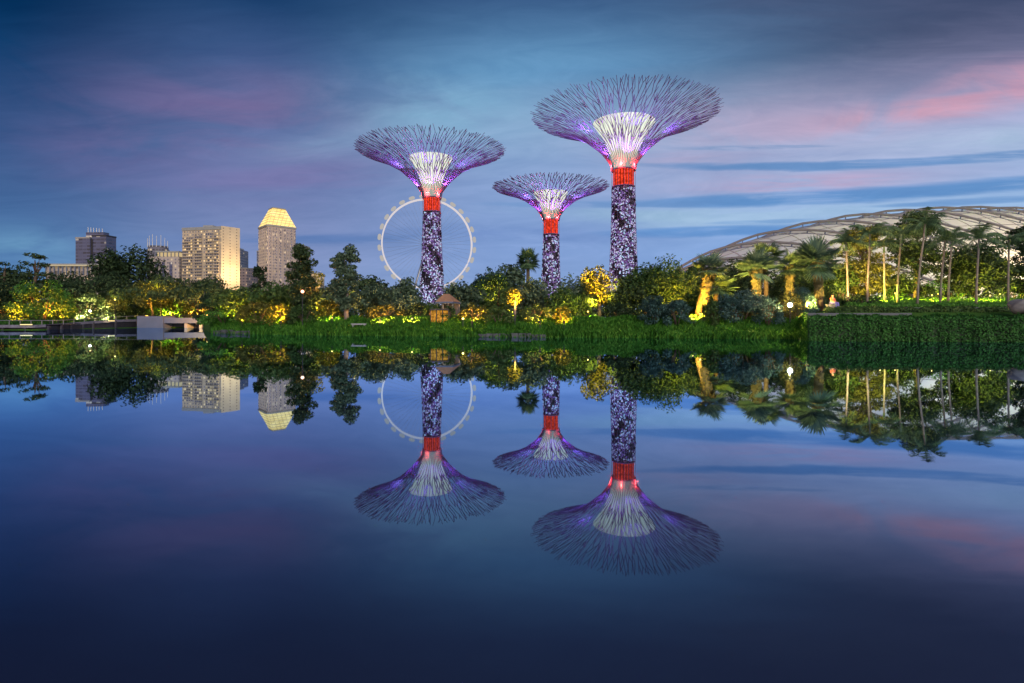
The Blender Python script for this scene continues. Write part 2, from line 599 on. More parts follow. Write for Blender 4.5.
def crown_clumps(kind, w, h):
    """clumps inside a crown box of width w and height h, its bottom at z = 0"""
    C = []
    U = lambda a, b: rng.uniform(a, b)
    if kind == 'umbrella':
        for i in range(30):
            a, r = U(0, 2 * math.pi), math.sqrt(U(0, 1)) * 0.46 * w
            dome = 1 - (r / (0.5 * w)) ** 2
            zz = h * (0.30 + 0.52 * dome) - U(0, 0.16) * h
            C.append((math.cos(a) * r, math.sin(a) * r, zz, U(.07, .13) * w, U(.07, .13) * w, U(.09, .18) * h))
    elif kind == 'layered':
        for lev in range(4):
            zz = h * (0.12 + 0.26 * lev)
            rr = w * (0.42, 0.46, 0.36, 0.2)[lev]
            for i in range(5):
                a = U(0, 2 * math.pi)
                C.append((math.cos(a) * rr * U(.3, 1), math.sin(a) * rr * U(.3, 1), zz + U(-.05, .05) * h, U(.1, .2) * w, U(.1, .2) * w, .055 * h))
    elif kind == 'slender':
        for i in range(60):
            zz = U(0.03, 0.97)
            rr = 0.5 * w * (0.35 + 0.65 * math.sin(math.pi * min(1, 0.20 + zz * 0.72)))
            a = U(0, 2 * math.pi)
            k = math.sqrt(U(0, 1)) * 0.78
            C.append((math.cos(a) * rr * k, math.sin(a) * rr * k, zz * h, U(.12, .22) * w, U(.12, .22) * w, U(.04, .085) * h))
    elif kind == 'cone':
        for i in range(26):
            zz = U(0.02, 0.95)
            rr = 0.5 * w * (1 - zz * 0.86)
            a, k = U(0, 2 * math.pi), math.sqrt(U(0, 1)) * 0.75
            C.append((math.cos(a) * rr * k, math.sin(a) * rr * k, zz * h, U(.12, .2) * w * (1.1 - zz * .7), U(.12, .2) * w * (1.1 - zz * .7), U(.06, .1) * h))
    elif kind == 'mound':
        for i in range(30):
            a, e = U(0, 2 * math.pi), U(0, 1)
            rr = 0.40 * w * math.sqrt(max(0.02, 1 - e * e))
            C.append((math.cos(a) * rr, math.sin(a) * rr, e * 0.84 * h, U(.10, .16) * w, U(.10, .16) * w, U(.10, .2) * h))
    else:  # round
        for i in range(26):
            dv = rand_dirs(1)[0]
            k = U(0.25, 0.80)
            s = U(.10, .19)
            C.append((dv[0] * .42 * w * k, dv[1] * .42 * w * k, h * (0.5 + dv[2] * 0.42 * k), s * w, s * w, s * h * U(.8, 1.1)))
        C.append((0, 0, 0.5 * h, .26 * w, .26 * w, .30 * h))
    return C


def normalize_box(V, w, h, hfix=True):
    """stretch the leaf faces so that the crown really fills its width and height"""
    lo = np.percentile(V.reshape(-1, 3), 0.6, axis=0)
    hi = np.percentile(V.reshape(-1, 3), 99.4, axis=0)
    mid = (lo + hi) / 2
    V = V.copy()
    V[:, :, 0] = (V[:, :, 0] - mid[0]) * w / (hi[0] - lo[0])
    V[:, :, 1] = (V[:, :, 1] - mid[1]) * w / (hi[1] - lo[1])
    V[:, :, 2] = (V[:, :, 2] - lo[2]) * h / (hi[2] - lo[2])
    return V


def depth(px, D, off):
    """keep a plant on the land behind the water's edge"""
    return max(D * (1.14 if px < 206 else 1.0), float(shore(px)) + off)


def leaf_tree(name, label, cat, kind, px, wpx, top, D, leaf='leaf_mid', cb=0.3, base_px=None, bark='bark', group=None, cover=3.6, leafpx=2.2, trunk_w=1.0, twin=0):
    """a tree: crown of wpx pixels' width at depth D whose top shows at image row `top`; cb: share of the height below the crown"""
    D = depth(px, D, 4.0)
    zb = gz(px, D)
    zt = CAMZ + (HOR - top) / F * D
    H = zt - zb
    w = wpx / F * D
    h = H * (1 - cb)
    root = thing(name, label, cat, (XX(px, D), D, zb), 0.0, group)
    lf = leafpx / F * D
    area = wpx * (h / D * F) * 0.8
    n = int(np.clip(cover * area / (leafpx * leafpx * 0.30), 250, 12000))
    C = crown_clumps(kind, w, h)
    V = normalize_box(clump_leaves(C, n, lf), w, h)
    lean = ((base_px - px) / F * D) if base_px is not None else 0.0
    V[:, :, 2] += H * cb
    quads_obj('crown', V, M[leaf], root)
    tb = MB()
    r0 = max(0.10, 0.028 * H) * trunk_w
    zc = H * (cb + 0.35 * (1 - cb))
    wob = lambda s: rng.normal() * s
    pts = [(lean, 0, -0.25), (lean * 0.7 + wob(.03 * w), wob(.03 * w), zc * .35), (lean * .3 + wob(.03 * w), wob(.03 * w), zc * .7), (0, 0, zc), (wob(.04 * w), 0, H * (cb + .8 * (1 - cb)))]
    tb.path(pts, [r0 * 1.35, r0, r0 * .85, r0 * .7, r0 * .2], 7)
    for i in range(7 if kind in ('umbrella', 'round') else 4):
        c = C[int(rng.integers(len(C)))]
        s = Vector((0, 0, zc * rng.uniform(.62, 1.0)))
        e = Vector((c[0] * .95, c[1] * .95, c[2] + H * cb))
        md = s.lerp(e, .5) + Vector((0, 0, .05 * h))
        tb.path([s, md, e], [r0 * .5, r0 * .34, r0 * .1], 5)
    tb.build('trunk', M[bark], root, True)
    return root


def shrub(label, px, wpx, top, D, leaf='leaf_mid', name='shrub', kind='mound', group=None, leafpx=2.1, cover=3.2):
    D = depth(px, D, 3.0)
    zb = gz(px, D)
    zt = CAMZ + (HOR - top) / F * D
    h = max(0.4, zt - zb)
    w = wpx / F * D
    area = wpx * (h / D * F) * 0.8
    n = int(np.clip(cover * area / (leafpx * leafpx * 0.30), 200, 6000))
    root = thing(name, label, 'shrub', (XX(px, D), D, zb), 0.0, group)
    V = normalize_box(clump_leaves(crown_clumps(kind, w, h), n, leafpx / F * D), w, h)
    quads_obj('foliage', V, M[leaf], root)
    sb = MB()
    for i in range(5):
        a = i * 1.26 + rng.random()
        sb.path([(0.05 * math.cos(a), 0.05 * math.sin(a), -0.1), (w * .12 * math.cos(a), w * .12 * math.sin(a), h * .35), (w * .24 * math.cos(a), w * .24 * math.sin(a), h * .7)], [.05, .04, .015], 5)
    sb.build('stem', M['bark'], root)
    return root


def tris_to_quads(T):
    return np.concatenate([T, T[:, 2:3]], axis=1)


def feather_palm(label, px, top, D, base_px=None, crown_px=26, lit='palm_green', group='feather palms in front of the glass dome', nf=14, name='palm_tree', bark='bark_pale', rtr=0.08):
    zb = gz(base_px or px, D)
    zt = CAMZ + (HOR - top) / F * D
    H = zt - zb
    L = crown_px * 1.12 / F * D
    zc = H - L * 0.42
    root = thing(name, label, 'palm', (XX(px, D), D, zb), 0, group)
    lean = ((base_px - px) / F * D) if base_px else 0.0
    tb = MB()
    pts = [(lean, 0, -.2), (lean * .86, 0, zc * .25), (lean * .55, 0, zc * .55), (lean * .2, 0, zc * .8), (0, 0, zc)]
    tb.path(pts, [rtr * 1.5, rtr * 1.1, rtr, rtr * .95, rtr * .9], 8)
    tb.build('trunk', M[bark], root, True)
    T = []
    mids = MB()
    for i in range(nf):
        a = 2 * math.pi * i / nf + rng.uniform(-.25, .25)
        up = rng.uniform(0.15, 1.30)
        ln = L * rng.uniform(.8, 1.1)
        dirh = np.array([math.cos(a), math.sin(a), 0])
        side = np.array([-math.sin(a), math.cos(a), 0])
        prev = None
        K = 11
        curve = []
        for k in range(K + 1):
            s = k / K
            rr = ln * (s * math.cos(up * .8) * (1 - .12 * s))
            zz = ln * (s * math.sin(up) - 0.62 * s * s * (0.75 + 0.25 * math.cos(up)))
            curve.append(np.array([0, 0, zc]) + dirh * rr + np.array([0, 0, zz]))
        mids.path([tuple(p) for p in curve[::2]] + [tuple(curve[-1])], [.035 * (1 - .12 * j) for j in range(len(curve[::2]) + 1)], 4, False)
        for k in range(1, K + 1):
            p = curve[k]
            tdir = curve[k] - curve[k - 1]
            tdir = tdir / (np.linalg.norm(tdir) + 1e-9)
            ll = ln * 0.34 * math.sin(math.pi * (0.12 + 0.83 * k / K)) + 0.05
            for sgn in (-1, 1):
                for q2 in (0, .5):
                    pb = p - tdir * ln / K * q2
                    tip = pb + side * sgn * ll * .62 + tdir * ll * .55 + np.array([0, 0, -ll * rng.uniform(.25, .6)])
                    wv = tdir * ln / K * .20
                    T.append([pb - wv, pb + wv, tip])
    quads_obj('fronds', np.array(T), M[lit], root, 3)
    sh = MB()
    sh.path([(0, 0, zc - L * .32), (0, 0, zc + .05)], [rtr * 1.25, rtr * .8], 7)
    sh.build('crownshaft', M['palm_green'], root, True)
    mids.build('midribs', M['palm_green'], root)
    return root


def fan_palm(label, px, wpx, top, D, bot, base_px=None, lit='palm_blue', name='fan_palm', bark='bark', nf=30, rtr=0.2, group=None, skirt=None, emin=-.75):
    """crown of segmented fans between image rows top and bot"""
    zb = gz(base_px or px, D)
    zt = CAMZ + (HOR - top) / F * D
    zl = CAMZ + (HOR - bot) / F * D
    H = zt - zb
    R = 0.50 * wpx / F * D
    zc = (zt * .47 + zl * .53) - zb
    vs = (zt - zl) / 1.75 / R
    root = thing(name, label, 'palm', (XX(px, D), D, zb), 0, group)
    lean = ((base_px - px) / F * D) if base_px else 0.0
    tb = MB()
    tb.path([(lean, 0, -.2), (lean * .8, 0, zc * .3), (lean * .35, 0, zc * .7), (0, 0, zc)], [rtr * 1.3, rtr, rtr, rtr * .8], 9)
    tb.build('trunk', M[bark], root, True)
    T = []
    pet = MB()
    for i in range(nf):
        e = math.asin(rng.uniform(emin, 1.0))
        a = 2 * math.pi * i * 0.381966 + rng.uniform(-.2, .2)
        dv = np.array([math.cos(a) * math.cos(e), math.sin(a) * math.cos(e), math.sin(e)])
        c0 = np.array([0, 0, zc])
        hub = c0 + dv * R * .34 * np.array([1, 1, vs])
        pet.path([tuple(c0), tuple(hub)], [.03, .02], 4, False)
        sd = np.cross(dv, [0, 0, 1])
        sd /= np.linalg.norm(sd) + 1e-9
        up = np.cross(sd, dv)
        nseg = 19
        fl = R * .74 * rng.uniform(.85, 1.08)
        for k in range(nseg):
            th = (k / (nseg - 1) - .5) * 3.3
            dr = dv * math.cos(th) + sd * math.sin(th) * .96
            dr = dr + up * (0.18 * math.cos(2 * th) * (1 if k % 2 else .85))
            L = fl * (0.72 + .28 * math.cos(th)) * rng.uniform(.9, 1.05)
            tip = hub + dr * L * np.array([1, 1, vs]) + np.array([0, 0, -L * .07])
            pw = np.cross(dr, up)
            pw /= np.linalg.norm(pw) + 1e-9
            midp = hub + dr * L * .55 * np.array([1, 1, vs])
            wv = pw * L * .055
            T.append([hub, midp + wv, tip, midp - wv])
    quads_obj('fronds', np.array(T), M[lit], root, 4)
    pet.build('petioles', M['palm_green'], root)
    if skirt:
        n = 260
        aa = rng.random(n) * 6.283
        zz = rng.uniform(zc * skirt, zc, n)
        rr = rtr * (0.95 + (.5 + 1.6 * (zz / zc) ** 3) * rng.random(n))
        c = np.stack([np.cos(aa) * rr + lean * (1 - zz / zc) * .8, np.sin(aa) * rr, zz], axis=1)
        nn = np.stack([np.cos(aa), np.sin(aa), np.full(n, .2)], axis=1)
        quads_obj('leaf_bases', cards(c, nn + np.array([[0, 0, -.3]]), .45 + .5 * rng.random(n), .25), M['straw'], root)
    return root

# ------------------------------------------------------------------ supertrees
def mat_planting():
    """vertical garden on the trunk: dark plants, many with the violet LED light put into their colour"""
    m, q = mat_new('planting')
    geo = q.new('ShaderNodeNewGeometry')
    t = q.new('ShaderNodeTexCoord')
    vo = q.new('ShaderNodeTexVoronoi')
    q.put(vo.inputs['Vector'], t.outputs['Object'])
    vo.inputs['Scale'].default_value = 1.0
    sp = q.new('ShaderNodeSeparateColor')
    q.put(sp.inputs[0], vo.outputs['Color'])
    n = q.noise(t.outputs['Object'], 0.35, 3, .6)
    f = q.m('ADD', q.m('MULTIPLY', sp.outputs[0], .55), q.m('MULTIPLY', geo.outputs['Random Per Island'], .45))
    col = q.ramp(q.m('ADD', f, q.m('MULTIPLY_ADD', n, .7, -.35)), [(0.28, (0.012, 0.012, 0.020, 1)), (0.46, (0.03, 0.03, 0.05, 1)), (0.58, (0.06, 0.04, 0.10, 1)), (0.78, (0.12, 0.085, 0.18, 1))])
    b = q.new('ShaderNodeBsdfPrincipled')
    q.put(b.inputs['Base Color'], col)
    b.inputs['Roughness'].default_value = .7
    out(q, b.outputs[0])
    return m


M['planting'] = mat_planting()
M['led_violet'] = mat_emit('led_violet', (0.44, 0.24, 0.78), 0.46)
M['led_white'] = mat_emit('led_white', (0.74, 0.70, 1.0), 0.95)
M['led_blue'] = mat_emit('led_blue', (0.50, 0.72, 1.0), 1.1)
M['rod'] = mat_plain('rod', (0.10, 0.07, 0.17), 0.5, 0.0, .15, 3)
M['trunk_core'] = mat_plain('trunk_core', (0.022, 0.022, 0.035), .9, 0, .4, 1)
# inner funnel, the lamplight from below painted as emission: pale green-white strips between darker seams
m, q = mat_new('funnel_painted_glow')
t = q.new('ShaderNodeTexCoord')
sx = q.new('ShaderNodeSeparateXYZ')
q.put(sx.inputs[0], t.outputs['Object'])
ang = q.m('ARCTAN2', sx.outputs[0], sx.outputs[1])
st = q.m('SINE', q.m('MULTIPLY', ang, 44.0))
sn = q.noise(t.outputs['Object'], 0.6, 4, .6)
k = q.m('ADD', q.m('MULTIPLY_ADD', st, .16, .74), q.m('MULTIPLY_ADD', sn, .5, -.25))
e = q.new('ShaderNodeEmission')
e.inputs[0].default_value = (0.98, 1.10, 0.86, 1)
q.put(e.inputs[1], k)
b = q.new('ShaderNodeBsdfPrincipled')
b.inputs['Base Color'].default_value = (.04, .035, .035, 1)
a_ = q.new('ShaderNodeAddShader')
q.put(a_.inputs[0], e.outputs[0])
q.put(a_.inputs[1], b.outputs[0])
out(q, a_.outputs[0])
M['funnel_glow'] = m
# red lit collar
m, q = mat_new('collar_light')
t = q.new('ShaderNodeTexCoord')
vo = q.new('ShaderNodeTexVoronoi')
q.put(vo.inputs['Vector'], t.outputs['Object'])
vo.inputs['Scale'].default_value = 2.2
k = q.ramp(vo.outputs['Distance'], [(0.1, (1, 1, 1, 1)), (0.75, (.35, .35, .35, 1))])
e = q.new('ShaderNodeEmission')
e.inputs[0].default_value = (1.0, 0.060, 0.022, 1)
sxc = q.new('ShaderNodeSeparateXYZ')
q.put(sxc.inputs[0], t.outputs['Object'])
seam = q.m('GREATER_THAN', q.m('SINE', q.m('MULTIPLY', q.m('ARCTAN2', sxc.outputs[0], sxc.outputs[1]), 22.0)), -.55)
q.put(e.inputs[1], q.m('MULTIPLY', q.m('MULTIPLY_ADD', seam, .7, .3), q.m('MULTIPLY', k, 1.5)))
out(q, e.outputs[0])
M['collar'] = m


def supertree(label, px, D, cz0, cz1, rc, rb, cone, rim, n0, seed, pxrim=None):
    """collar between heights cz0 and cz1 with radius rc; rb: trunk radius at the ground; cone = (radius, height); rim = (radius, height)"""
    lr = np.random.default_rng(seed)
    zb = gz(px, D)
    root = thing('supertree', label, 'supertree', (XX(px, D), D, zb), 0, 'steel supertrees')
    cz0, cz1 = cz0 - zb, cz1 - zb
    cone = (cone[0], cone[1] - zb)
    rim = (rim[0], rim[1] - zb)
    ox = ((pxrim - px) / F * D) if pxrim else 0.0       # the crown leans a little
    def tr(z):
        s = z / cz0
        return rc * 1.02 + (rb - rc) * (max(0, 1 - s)) ** 1.6
    prof = [(tr(z) * .93, z) for z in np.linspace(-.3, cz0, 14)]
    core = MB().lathe(prof, 28).build('trunk', M['trunk_core'], root, True)
    # planting
    n = int(2 * math.pi * (rc + rb) / 2 * cz0 / .16)
    zz = lr.random(n) * cz0
    aa = lr.random(n) * 2 * math.pi
    rr = np.array([tr(z) for z in zz]) * (0.95 + .08 * lr.random(n))
    c = np.stack([np.cos(aa) * rr, np.sin(aa) * rr, zz], axis=1)
    nn = np.stack([np.cos(aa), np.sin(aa), np.full(n, .25)], axis=1) + lr.normal(size=(n, 3)) * .35
    allq, idx = [cards(c, nn, .45 + .9 * lr.random(n) ** 2, .5)], [np.zeros(n, np.int32)]
    # LED clusters between the plants, denser and bluer towards the foot
    for mi, (key, cnt, zlo, zpow) in enumerate((('led_violet', 130, 0, .95), ('led_white', 66.0, 0, 1.45), ('led_blue', 80, 0, 3.0))):
        k = int(cnt * cz0 * rc / 2.4)
        zz = (lr.random(k) ** zpow) * cz0 * .985
        aa = lr.random(k) * 2 * math.pi
        # light collects in patches and leaves dark patches of plants
        keep = (np.sin(aa * 3 + zz * .55 + seed) + np.sin(zz * .9 + aa * 2.0) * .9 + np.sin(zz * 2.3 - aa * 5) * .6 + lr.normal(size=k) * .5) > -.80
        zz, aa = zz[keep], aa[keep]
        rr = np.array([tr(z) for z in zz]) * 1.035
        c = np.stack([np.cos(aa) * rr, np.sin(aa) * rr, zz], axis=1)
        nn = np.stack([np.cos(aa), np.sin(aa), np.full(len(aa), .1)], axis=1) + lr.normal(size=(len(aa), 3)) * .12
        allq.append(cards(c, nn,   .20 + .34 * lr.random(len(aa)), .9))
        idx.append(np.full(len(aa), mi + 1, np.int32))
    po = quads_obj('planting', np.concatenate(allq), M['planting'], root)
    for key in ('led_violet', 'led_white', 'led_blue'):
        po.data.materials.append(M[key])
    po.data.polygons.foreach_set('material_index', np.concatenate(idx))
    # collar: lit drum with steel rings
    MB().lathe([(rc * .96, cz0), (rc * .96, cz1)], 28).build('collar', M['collar'], root, True)
    for z in (cz0, cz1):
        MB().lathe([(rc * 1.0, z - .1), (rc * 1.06, z - .1), (rc * 1.06, z + .1), (rc * 1.0, z + .1)], 28).build('collar_ring', M['rod'], root, True)
    # inner funnel
    cr, ch = cone
    fp = []
    for s in np.linspace(0, 1, 14):
        fp.append((rc * .93 + (cr - rc * .93) * (0.30 * s + .70 * s ** 2.1), cz1 + (ch - cz1) * s))
    fv = MB().lathe(fp, 48)
    fv.v = [(x + ox * max(0, (z - cz1) / (rim[1] - cz1)), y, z) for x, y, z in fv.v]
    fv.build('funnel_lining', M['funnel_glow'], root, True)
    # branch lattice
    Rm, zr = rim
    dz = zr - cz1
    K = [(-.02, rc * 1.10), (.12, rc * 1.25), (.36, Rm * .255), (.62, Rm * .45), (.81, Rm * .68), (1.0, Rm * 1.01), (1.04, Rm * 1.05)]
    zs = np.array([k[0] for k in K])
    rs = np.array([k[1] for k in K])
    arc = np.concatenate([[0], np.cumsum(np.hypot(np.diff(zs) * dz, np.diff(rs)))])
    arc /= arc[-2]
    def pos(s, a):
        r = np.interp(s, arc, rs)
        z = np.interp(s, arc, zs) * dz + cz1
        return (math.cos(a) * r + ox * max(0, (z - cz1) / dz), math.sin(a) * r, z)
    levels = [0, .15, .28, .38, .48, .58, .68, .78, .88, 1.0]
    counts = [n0, n0, n0, int(n0 * 1.5), int(n0 * 1.5), int(n0 * 2.1), int(n0 * 2.1), int(n0 * 2.9), int(n0 * 2.9), int(n0 * 3.7)]
    nodes = []
    for kk_, (s, cn) in enumerate(zip(levels, counts)):
        L = []
        off = 0.5 * (kk_ % 2) if s > .2 else 0
        for i in range(cn):
            jit = 0 if s < .2 else .20
            a = 2 * math.pi * (i + off + jit * lr.normal()) / cn
            L.append((a % (2 * math.pi), min(1.02, s + (lr.normal() * .018 if s > .2 else 0)) - (lr.random() * .035 if s == 1.0 else 0)))
        nodes.append(L)
    net = MB()
    for k in range(1, len(levels)):
        r1, r0 = (0.098 - .005 * k), (0.098 - .005 * (k - 1))
        par = nodes[k - 1]
        pa = np.array([p[0] for p in par])
        for i, (a, s) in enumerate(nodes[k]):
            if k <= 2:
                order = [i]
            else:
                dd = np.abs((pa - a + math.pi) % (2 * math.pi) - math.pi)
                order = list(np.argsort(dd)[:2])
                if lr.random() > (.55 if k < 8 else .35):
                    order = [order[0] if lr.random() < .6 else order[1]]
            for j in order:
                a0, s0 = par[j]
                da = (a - a0 + math.pi) % (2 * math.pi) - math.pi
                md = pos((s + s0) / 2, a0 + da * (.5 + lr.normal() * .08))
                net.path([pos(s0, a0), md, pos(s, a)], [r0, (r0 + r1) / 2, r1], 4, False)
    net.build('branch_lattice', M['rod'], root)
    # rods running down the trunk to the ground
    cg = MB()
    for i in range(n0 // 4):
        a = 2 * math.pi * (i + lr.normal() * .15) / (n0 // 4)
        cg.path([(math.cos(a) * tr(z) * 1.07, math.sin(a) * tr(z) * 1.07, z) for z in np.linspace(-.2, cz0, 7)] + [pos(0, a)], [.045] * 8, 4, False)
    cg.build('trunk_lattice', M['rod'], root)
    # lamps: violet ones around the collar wash the branches, red ones sit in the collar
    for i in range(6):
        a = 2 * math.pi * (i + .5) / 6
        for (rad, z, e, colr) in ((rc * 2.1, cz1 + dz * .16, 4200 * (Rm / 22) ** 2, (0.62, 0.20, 1.0)), (Rm * .50, cz1 + dz * .42, 3200 * (Rm / 22) ** 2, (0.50, 0.34, 1.0))):
            ld = bpy.data.lights.new('branch_floodlight', 'SPOT')
            ld.energy = e
            ld.color = colr
            ld.spot_size, ld.spot_blend = R_(150), .5
            ld.shadow_soft_size = 0
            lo = bpy.data.objects.new('branch_floodlight', ld)
            lo.rotation_euler = Vector((math.cos(a) * .35, math.sin(a) * .35, 1)).to_track_quat('-Z', 'Y').to_euler()
            COL.objects.link(lo)
            lo.parent = root
            lo.location = (math.cos(a) * rad, math.sin(a) * rad, z)
    for i in range(6):
        a = 2 * math.pi * (i + .2) / 6
        ld = bpy.data.lights.new('collar_floodlight', 'POINT')
        ld.energy = 1700 * (rc / 2.5) ** 2
        ld.color = (1.0, 0.05, 0.03)
        ld.shadow_soft_size = 0
        lo = bpy.data.objects.new('collar_floodlight', ld)
        COL.objects.link(lo)
        lo.parent = root
        lo.location = (math.cos(a) * rc * 1.35, math.sin(a) * rc * 1.35, cz1 + .05 * dz)
    return root


def zat(py, D):
    return CAMZ + (HOR - py) / F * D


supertree('tallest glowing steel supertree with the widest violet branching crown and red collar', 623.5, 135.5, zat(187, 135.5), zat(170, 135.5), 2.55, 3.7, (7.3, zat(123, 135.5)), (22.1, zat(114, 135.5)), 58, 11, 624.0)
supertree('glowing steel supertree whose trunk stands in front of the giant observation wheel', 432, 137.7, zat(212, 137.7), zat(198, 137.7), 2.0, 3.3, (5.2, zat(158, 137.7)), (18.0, zat(150, 137.7)), 52, 12, 430.5)
supertree('smallest glowing steel supertree with a narrow crown, beside the lone fan palm', 551, 123.8, zat(234.5, 123.8), zat(220, 123.8), 1.6, 2.3, (3.8, zat(193, 123.8)), (12.6, zat(187, 123.8)), 44, 13, 550.5)

# ------------------------------------------------------------------ observation wheel
M['wheel_rim'] = mat_emit('wheel_rim', (0.92, 0.84, 0.86), 0.78)
M['capsule_glow'] = mat_emit('capsule_glow', (0.92, 0.88, 0.84), 0.50)
WD = 790.0
wc = P(427.5, 244, WD)
wz = gz(427, WD)
wr = 44.5 / F * WD
root = thing('observation_wheel', 'giant white lit observation wheel behind a supertree trunk', 'observation wheel', (wc.x, wc.y, wz), R_(12))
hub_z = wc.z - wz
rimb = MB()
for yy, rr in ((-2.2, wr), (2.2, wr)):
    rimb.path([(math.sin(a) * rr, yy, hub_z + math.cos(a) * rr) for a in np.linspace(0, 2 * math.pi, 97)], [1.05] * 97, 6, False)
for a in np.linspace(0, 2 * math.pi, 112, endpoint=False):
    a2 = a + 2 * math.pi / 224
    rimb.path([(math.sin(a) * wr, -2.2, hub_z + math.cos(a) * wr), (math.sin(a2) * wr, 2.2, hub_z + math.cos(a2) * wr)], [.4, .4], 4, False)
rimb.build('rim', M['wheel_rim'], root, True)
spk = MB()
for i in range(56):
    a = 2 * math.pi * i / 56
    yy = 7 if i % 2 else -7
    spk.path([(0, yy, hub_z), (math.sin(a) * wr, yy * .28, hub_z + math.cos(a) * wr)], [.085, .085], 4, False)
spk.build('spoke_lattice', M['steel'], root)
MB().path([(0, -10, hub_z), (0, 10, hub_z)], [2.4, 2.4], 16).build('hub', M['steel'], root, True)
for sx_ in (-1, 1):
    for sy_ in (-1, 1):
        MB().path([(sx_ * 30, sy_ * 16, 0), (0, sy_ * 10, hub_z)], [1.1, 1.0], 8).build('leg', M['steel'], root, True)
for i in range(28):
    a = 2 * math.pi * (i + .5) / 28
    cx_, cz_ = math.sin(a) * (wr + 3.6), hub_z + math.cos(a) * (wr + 3.6)
    tx_, tz_ = math.cos(a), -math.sin(a)
    cap = MB().path([(cx_ + tx_ * u_, -4.2, cz_ + tz_ * u_) for u_ in (-4.2, -3.4, -1.6, 1.6, 3.4, 4.2)], [.8, 1.9, 2.4, 2.4, 1.9, .8], 10).build('capsule', M['capsule_glow'], root, True)
    MB().path([(math.sin(a) * wr, -2.2, hub_z + math.cos(a) * wr), (cx_, -3.2, cz_)], [.4, .4], 4).build('mount', M['steel'], cap)

# ------------------------------------------------------------------ city buildings
def mat_facade(name, wall, glass, lit, cw, ch, ww=0.62, wh=0.55, frac=0.25, estr=0.8, rough=.75, glow=None):
    """a wall with a grid of window openings; a share of the windows is lit. Walls run along the object's x and y"""
    m, q = mat_new(name)
    t = q.new('ShaderNodeTexCoord')
    ge = q.new('ShaderNodeNewGeometry')
    s = q.new('ShaderNodeSeparateXYZ')
    q.put(s.inputs[0], t.outputs['Object'])
    vt = q.new('ShaderNodeVectorTransform', vector_type='NORMAL', convert_from='WORLD', convert_to='OBJECT')
    q.put(vt.inputs[0], ge.outputs['Normal'])
    ns = q.new('ShaderNodeSeparateXYZ')
    q.put(ns.inputs[0], vt.outputs[0])
    side = q.m('GREATER_THAN', q.m('ABSOLUTE', ns.outputs[0]), .7)
    h = q.m('ADD', q.m('MULTIPLY', s.outputs[0], q.m('SUBTRACT', 1.0, side)), q.m('MULTIPLY', s.outputs[1], side))
    u = q.m('DIVIDE', h, cw)
    v = q.m('DIVIDE', s.outputs[2], ch)
    fu, fv = q.m('FRACT', q.m('ADD', u, 500.0)), q.m('FRACT', q.m('ADD', v, 500.0))
    inside = q.m('MULTIPLY', q.m('LESS_THAN', q.m('ABSOLUTE', q.m('SUBTRACT', fu, .5)), ww / 2), q.m('LESS_THAN', q.m('ABSOLUTE', q.m('SUBTRACT', fv, .5)), wh / 2))
    inside = q.m('MULTIPLY', inside, q.m('LESS_THAN', q.m('ABSOLUTE', ns.outputs[2]), .5))
    wnn = q.new('ShaderNodeTexWhiteNoise', noise_dimensions='3D')
    q.put(wnn.inputs['Vector'], q.comb(q.m('FLOOR', u), q.m('FLOOR', v), side))
    on = q.m('LESS_THAN', wnn.outputs['Value'], frac)
    nz = q.noise(t.outputs['Object'], .05, 5, .6)
    wcol = q.mix(q.maprange(nz, .3, .7), tuple(c * .82 for c in wall) + (1,), tuple(min(1, c * 1.1) for c in wall) + (1,))
    gcol = q.mix(wnn.outputs['Value'], tuple(c * .5 for c in glass) + (1,), tuple(min(1, c * 1.6) for c in glass) + (1,))
    b = q.new('ShaderNodeBsdfPrincipled')
    q.put(b.inputs['Base Color'], q.mix(inside, wcol, gcol))
    q.put(b.inputs['Roughness'], q.m('MULTIPLY_ADD', inside, .18 - rough, rough))
    q.put(b.inputs['Emission Color'], lit + (1,))
    wn2 = q.new('ShaderNodeTexWhiteNoise', noise_dimensions='3D')
    q.put(wn2.inputs['Vector'], q.comb(q.m('FLOOR', v), q.m('FLOOR', u), 3.3))
    q.put(b.inputs['Emission Strength'], q.m('MULTIPLY', q.m('MULTIPLY', inside, on), q.m('MULTIPLY_ADD', wn2.outputs['Value'], estr, estr * .25)))
    out(q, b.outputs[0])
    return m


def bplace(name, label, px, D, rz=0.0, group=None):
    return thing(name, label, 'building', (XX(px, D), D, gz(px, D)), R_(rz), group)


def spot_at(name, parent, loc, target, energy, color, angle=70, size=.2, blend=.6):
    ld = bpy.data.lights.new(name, 'SPOT')
    ld.energy, ld.color, ld.spot_size, ld.spot_blend, ld.shadow_soft_size = energy, color, R_(angle), blend, size
    o = bpy.data.objects.new(name, ld)
    COL.objects.link(o)
    o.parent = parent
    o.location = loc
    o.rotation_euler = (Vector(target) - Vector(loc)).to_track_quat('-Z', 'Y').to_euler()
    return o


BD = 650.0
k = BD / F                                     # metres per pixel at that depth
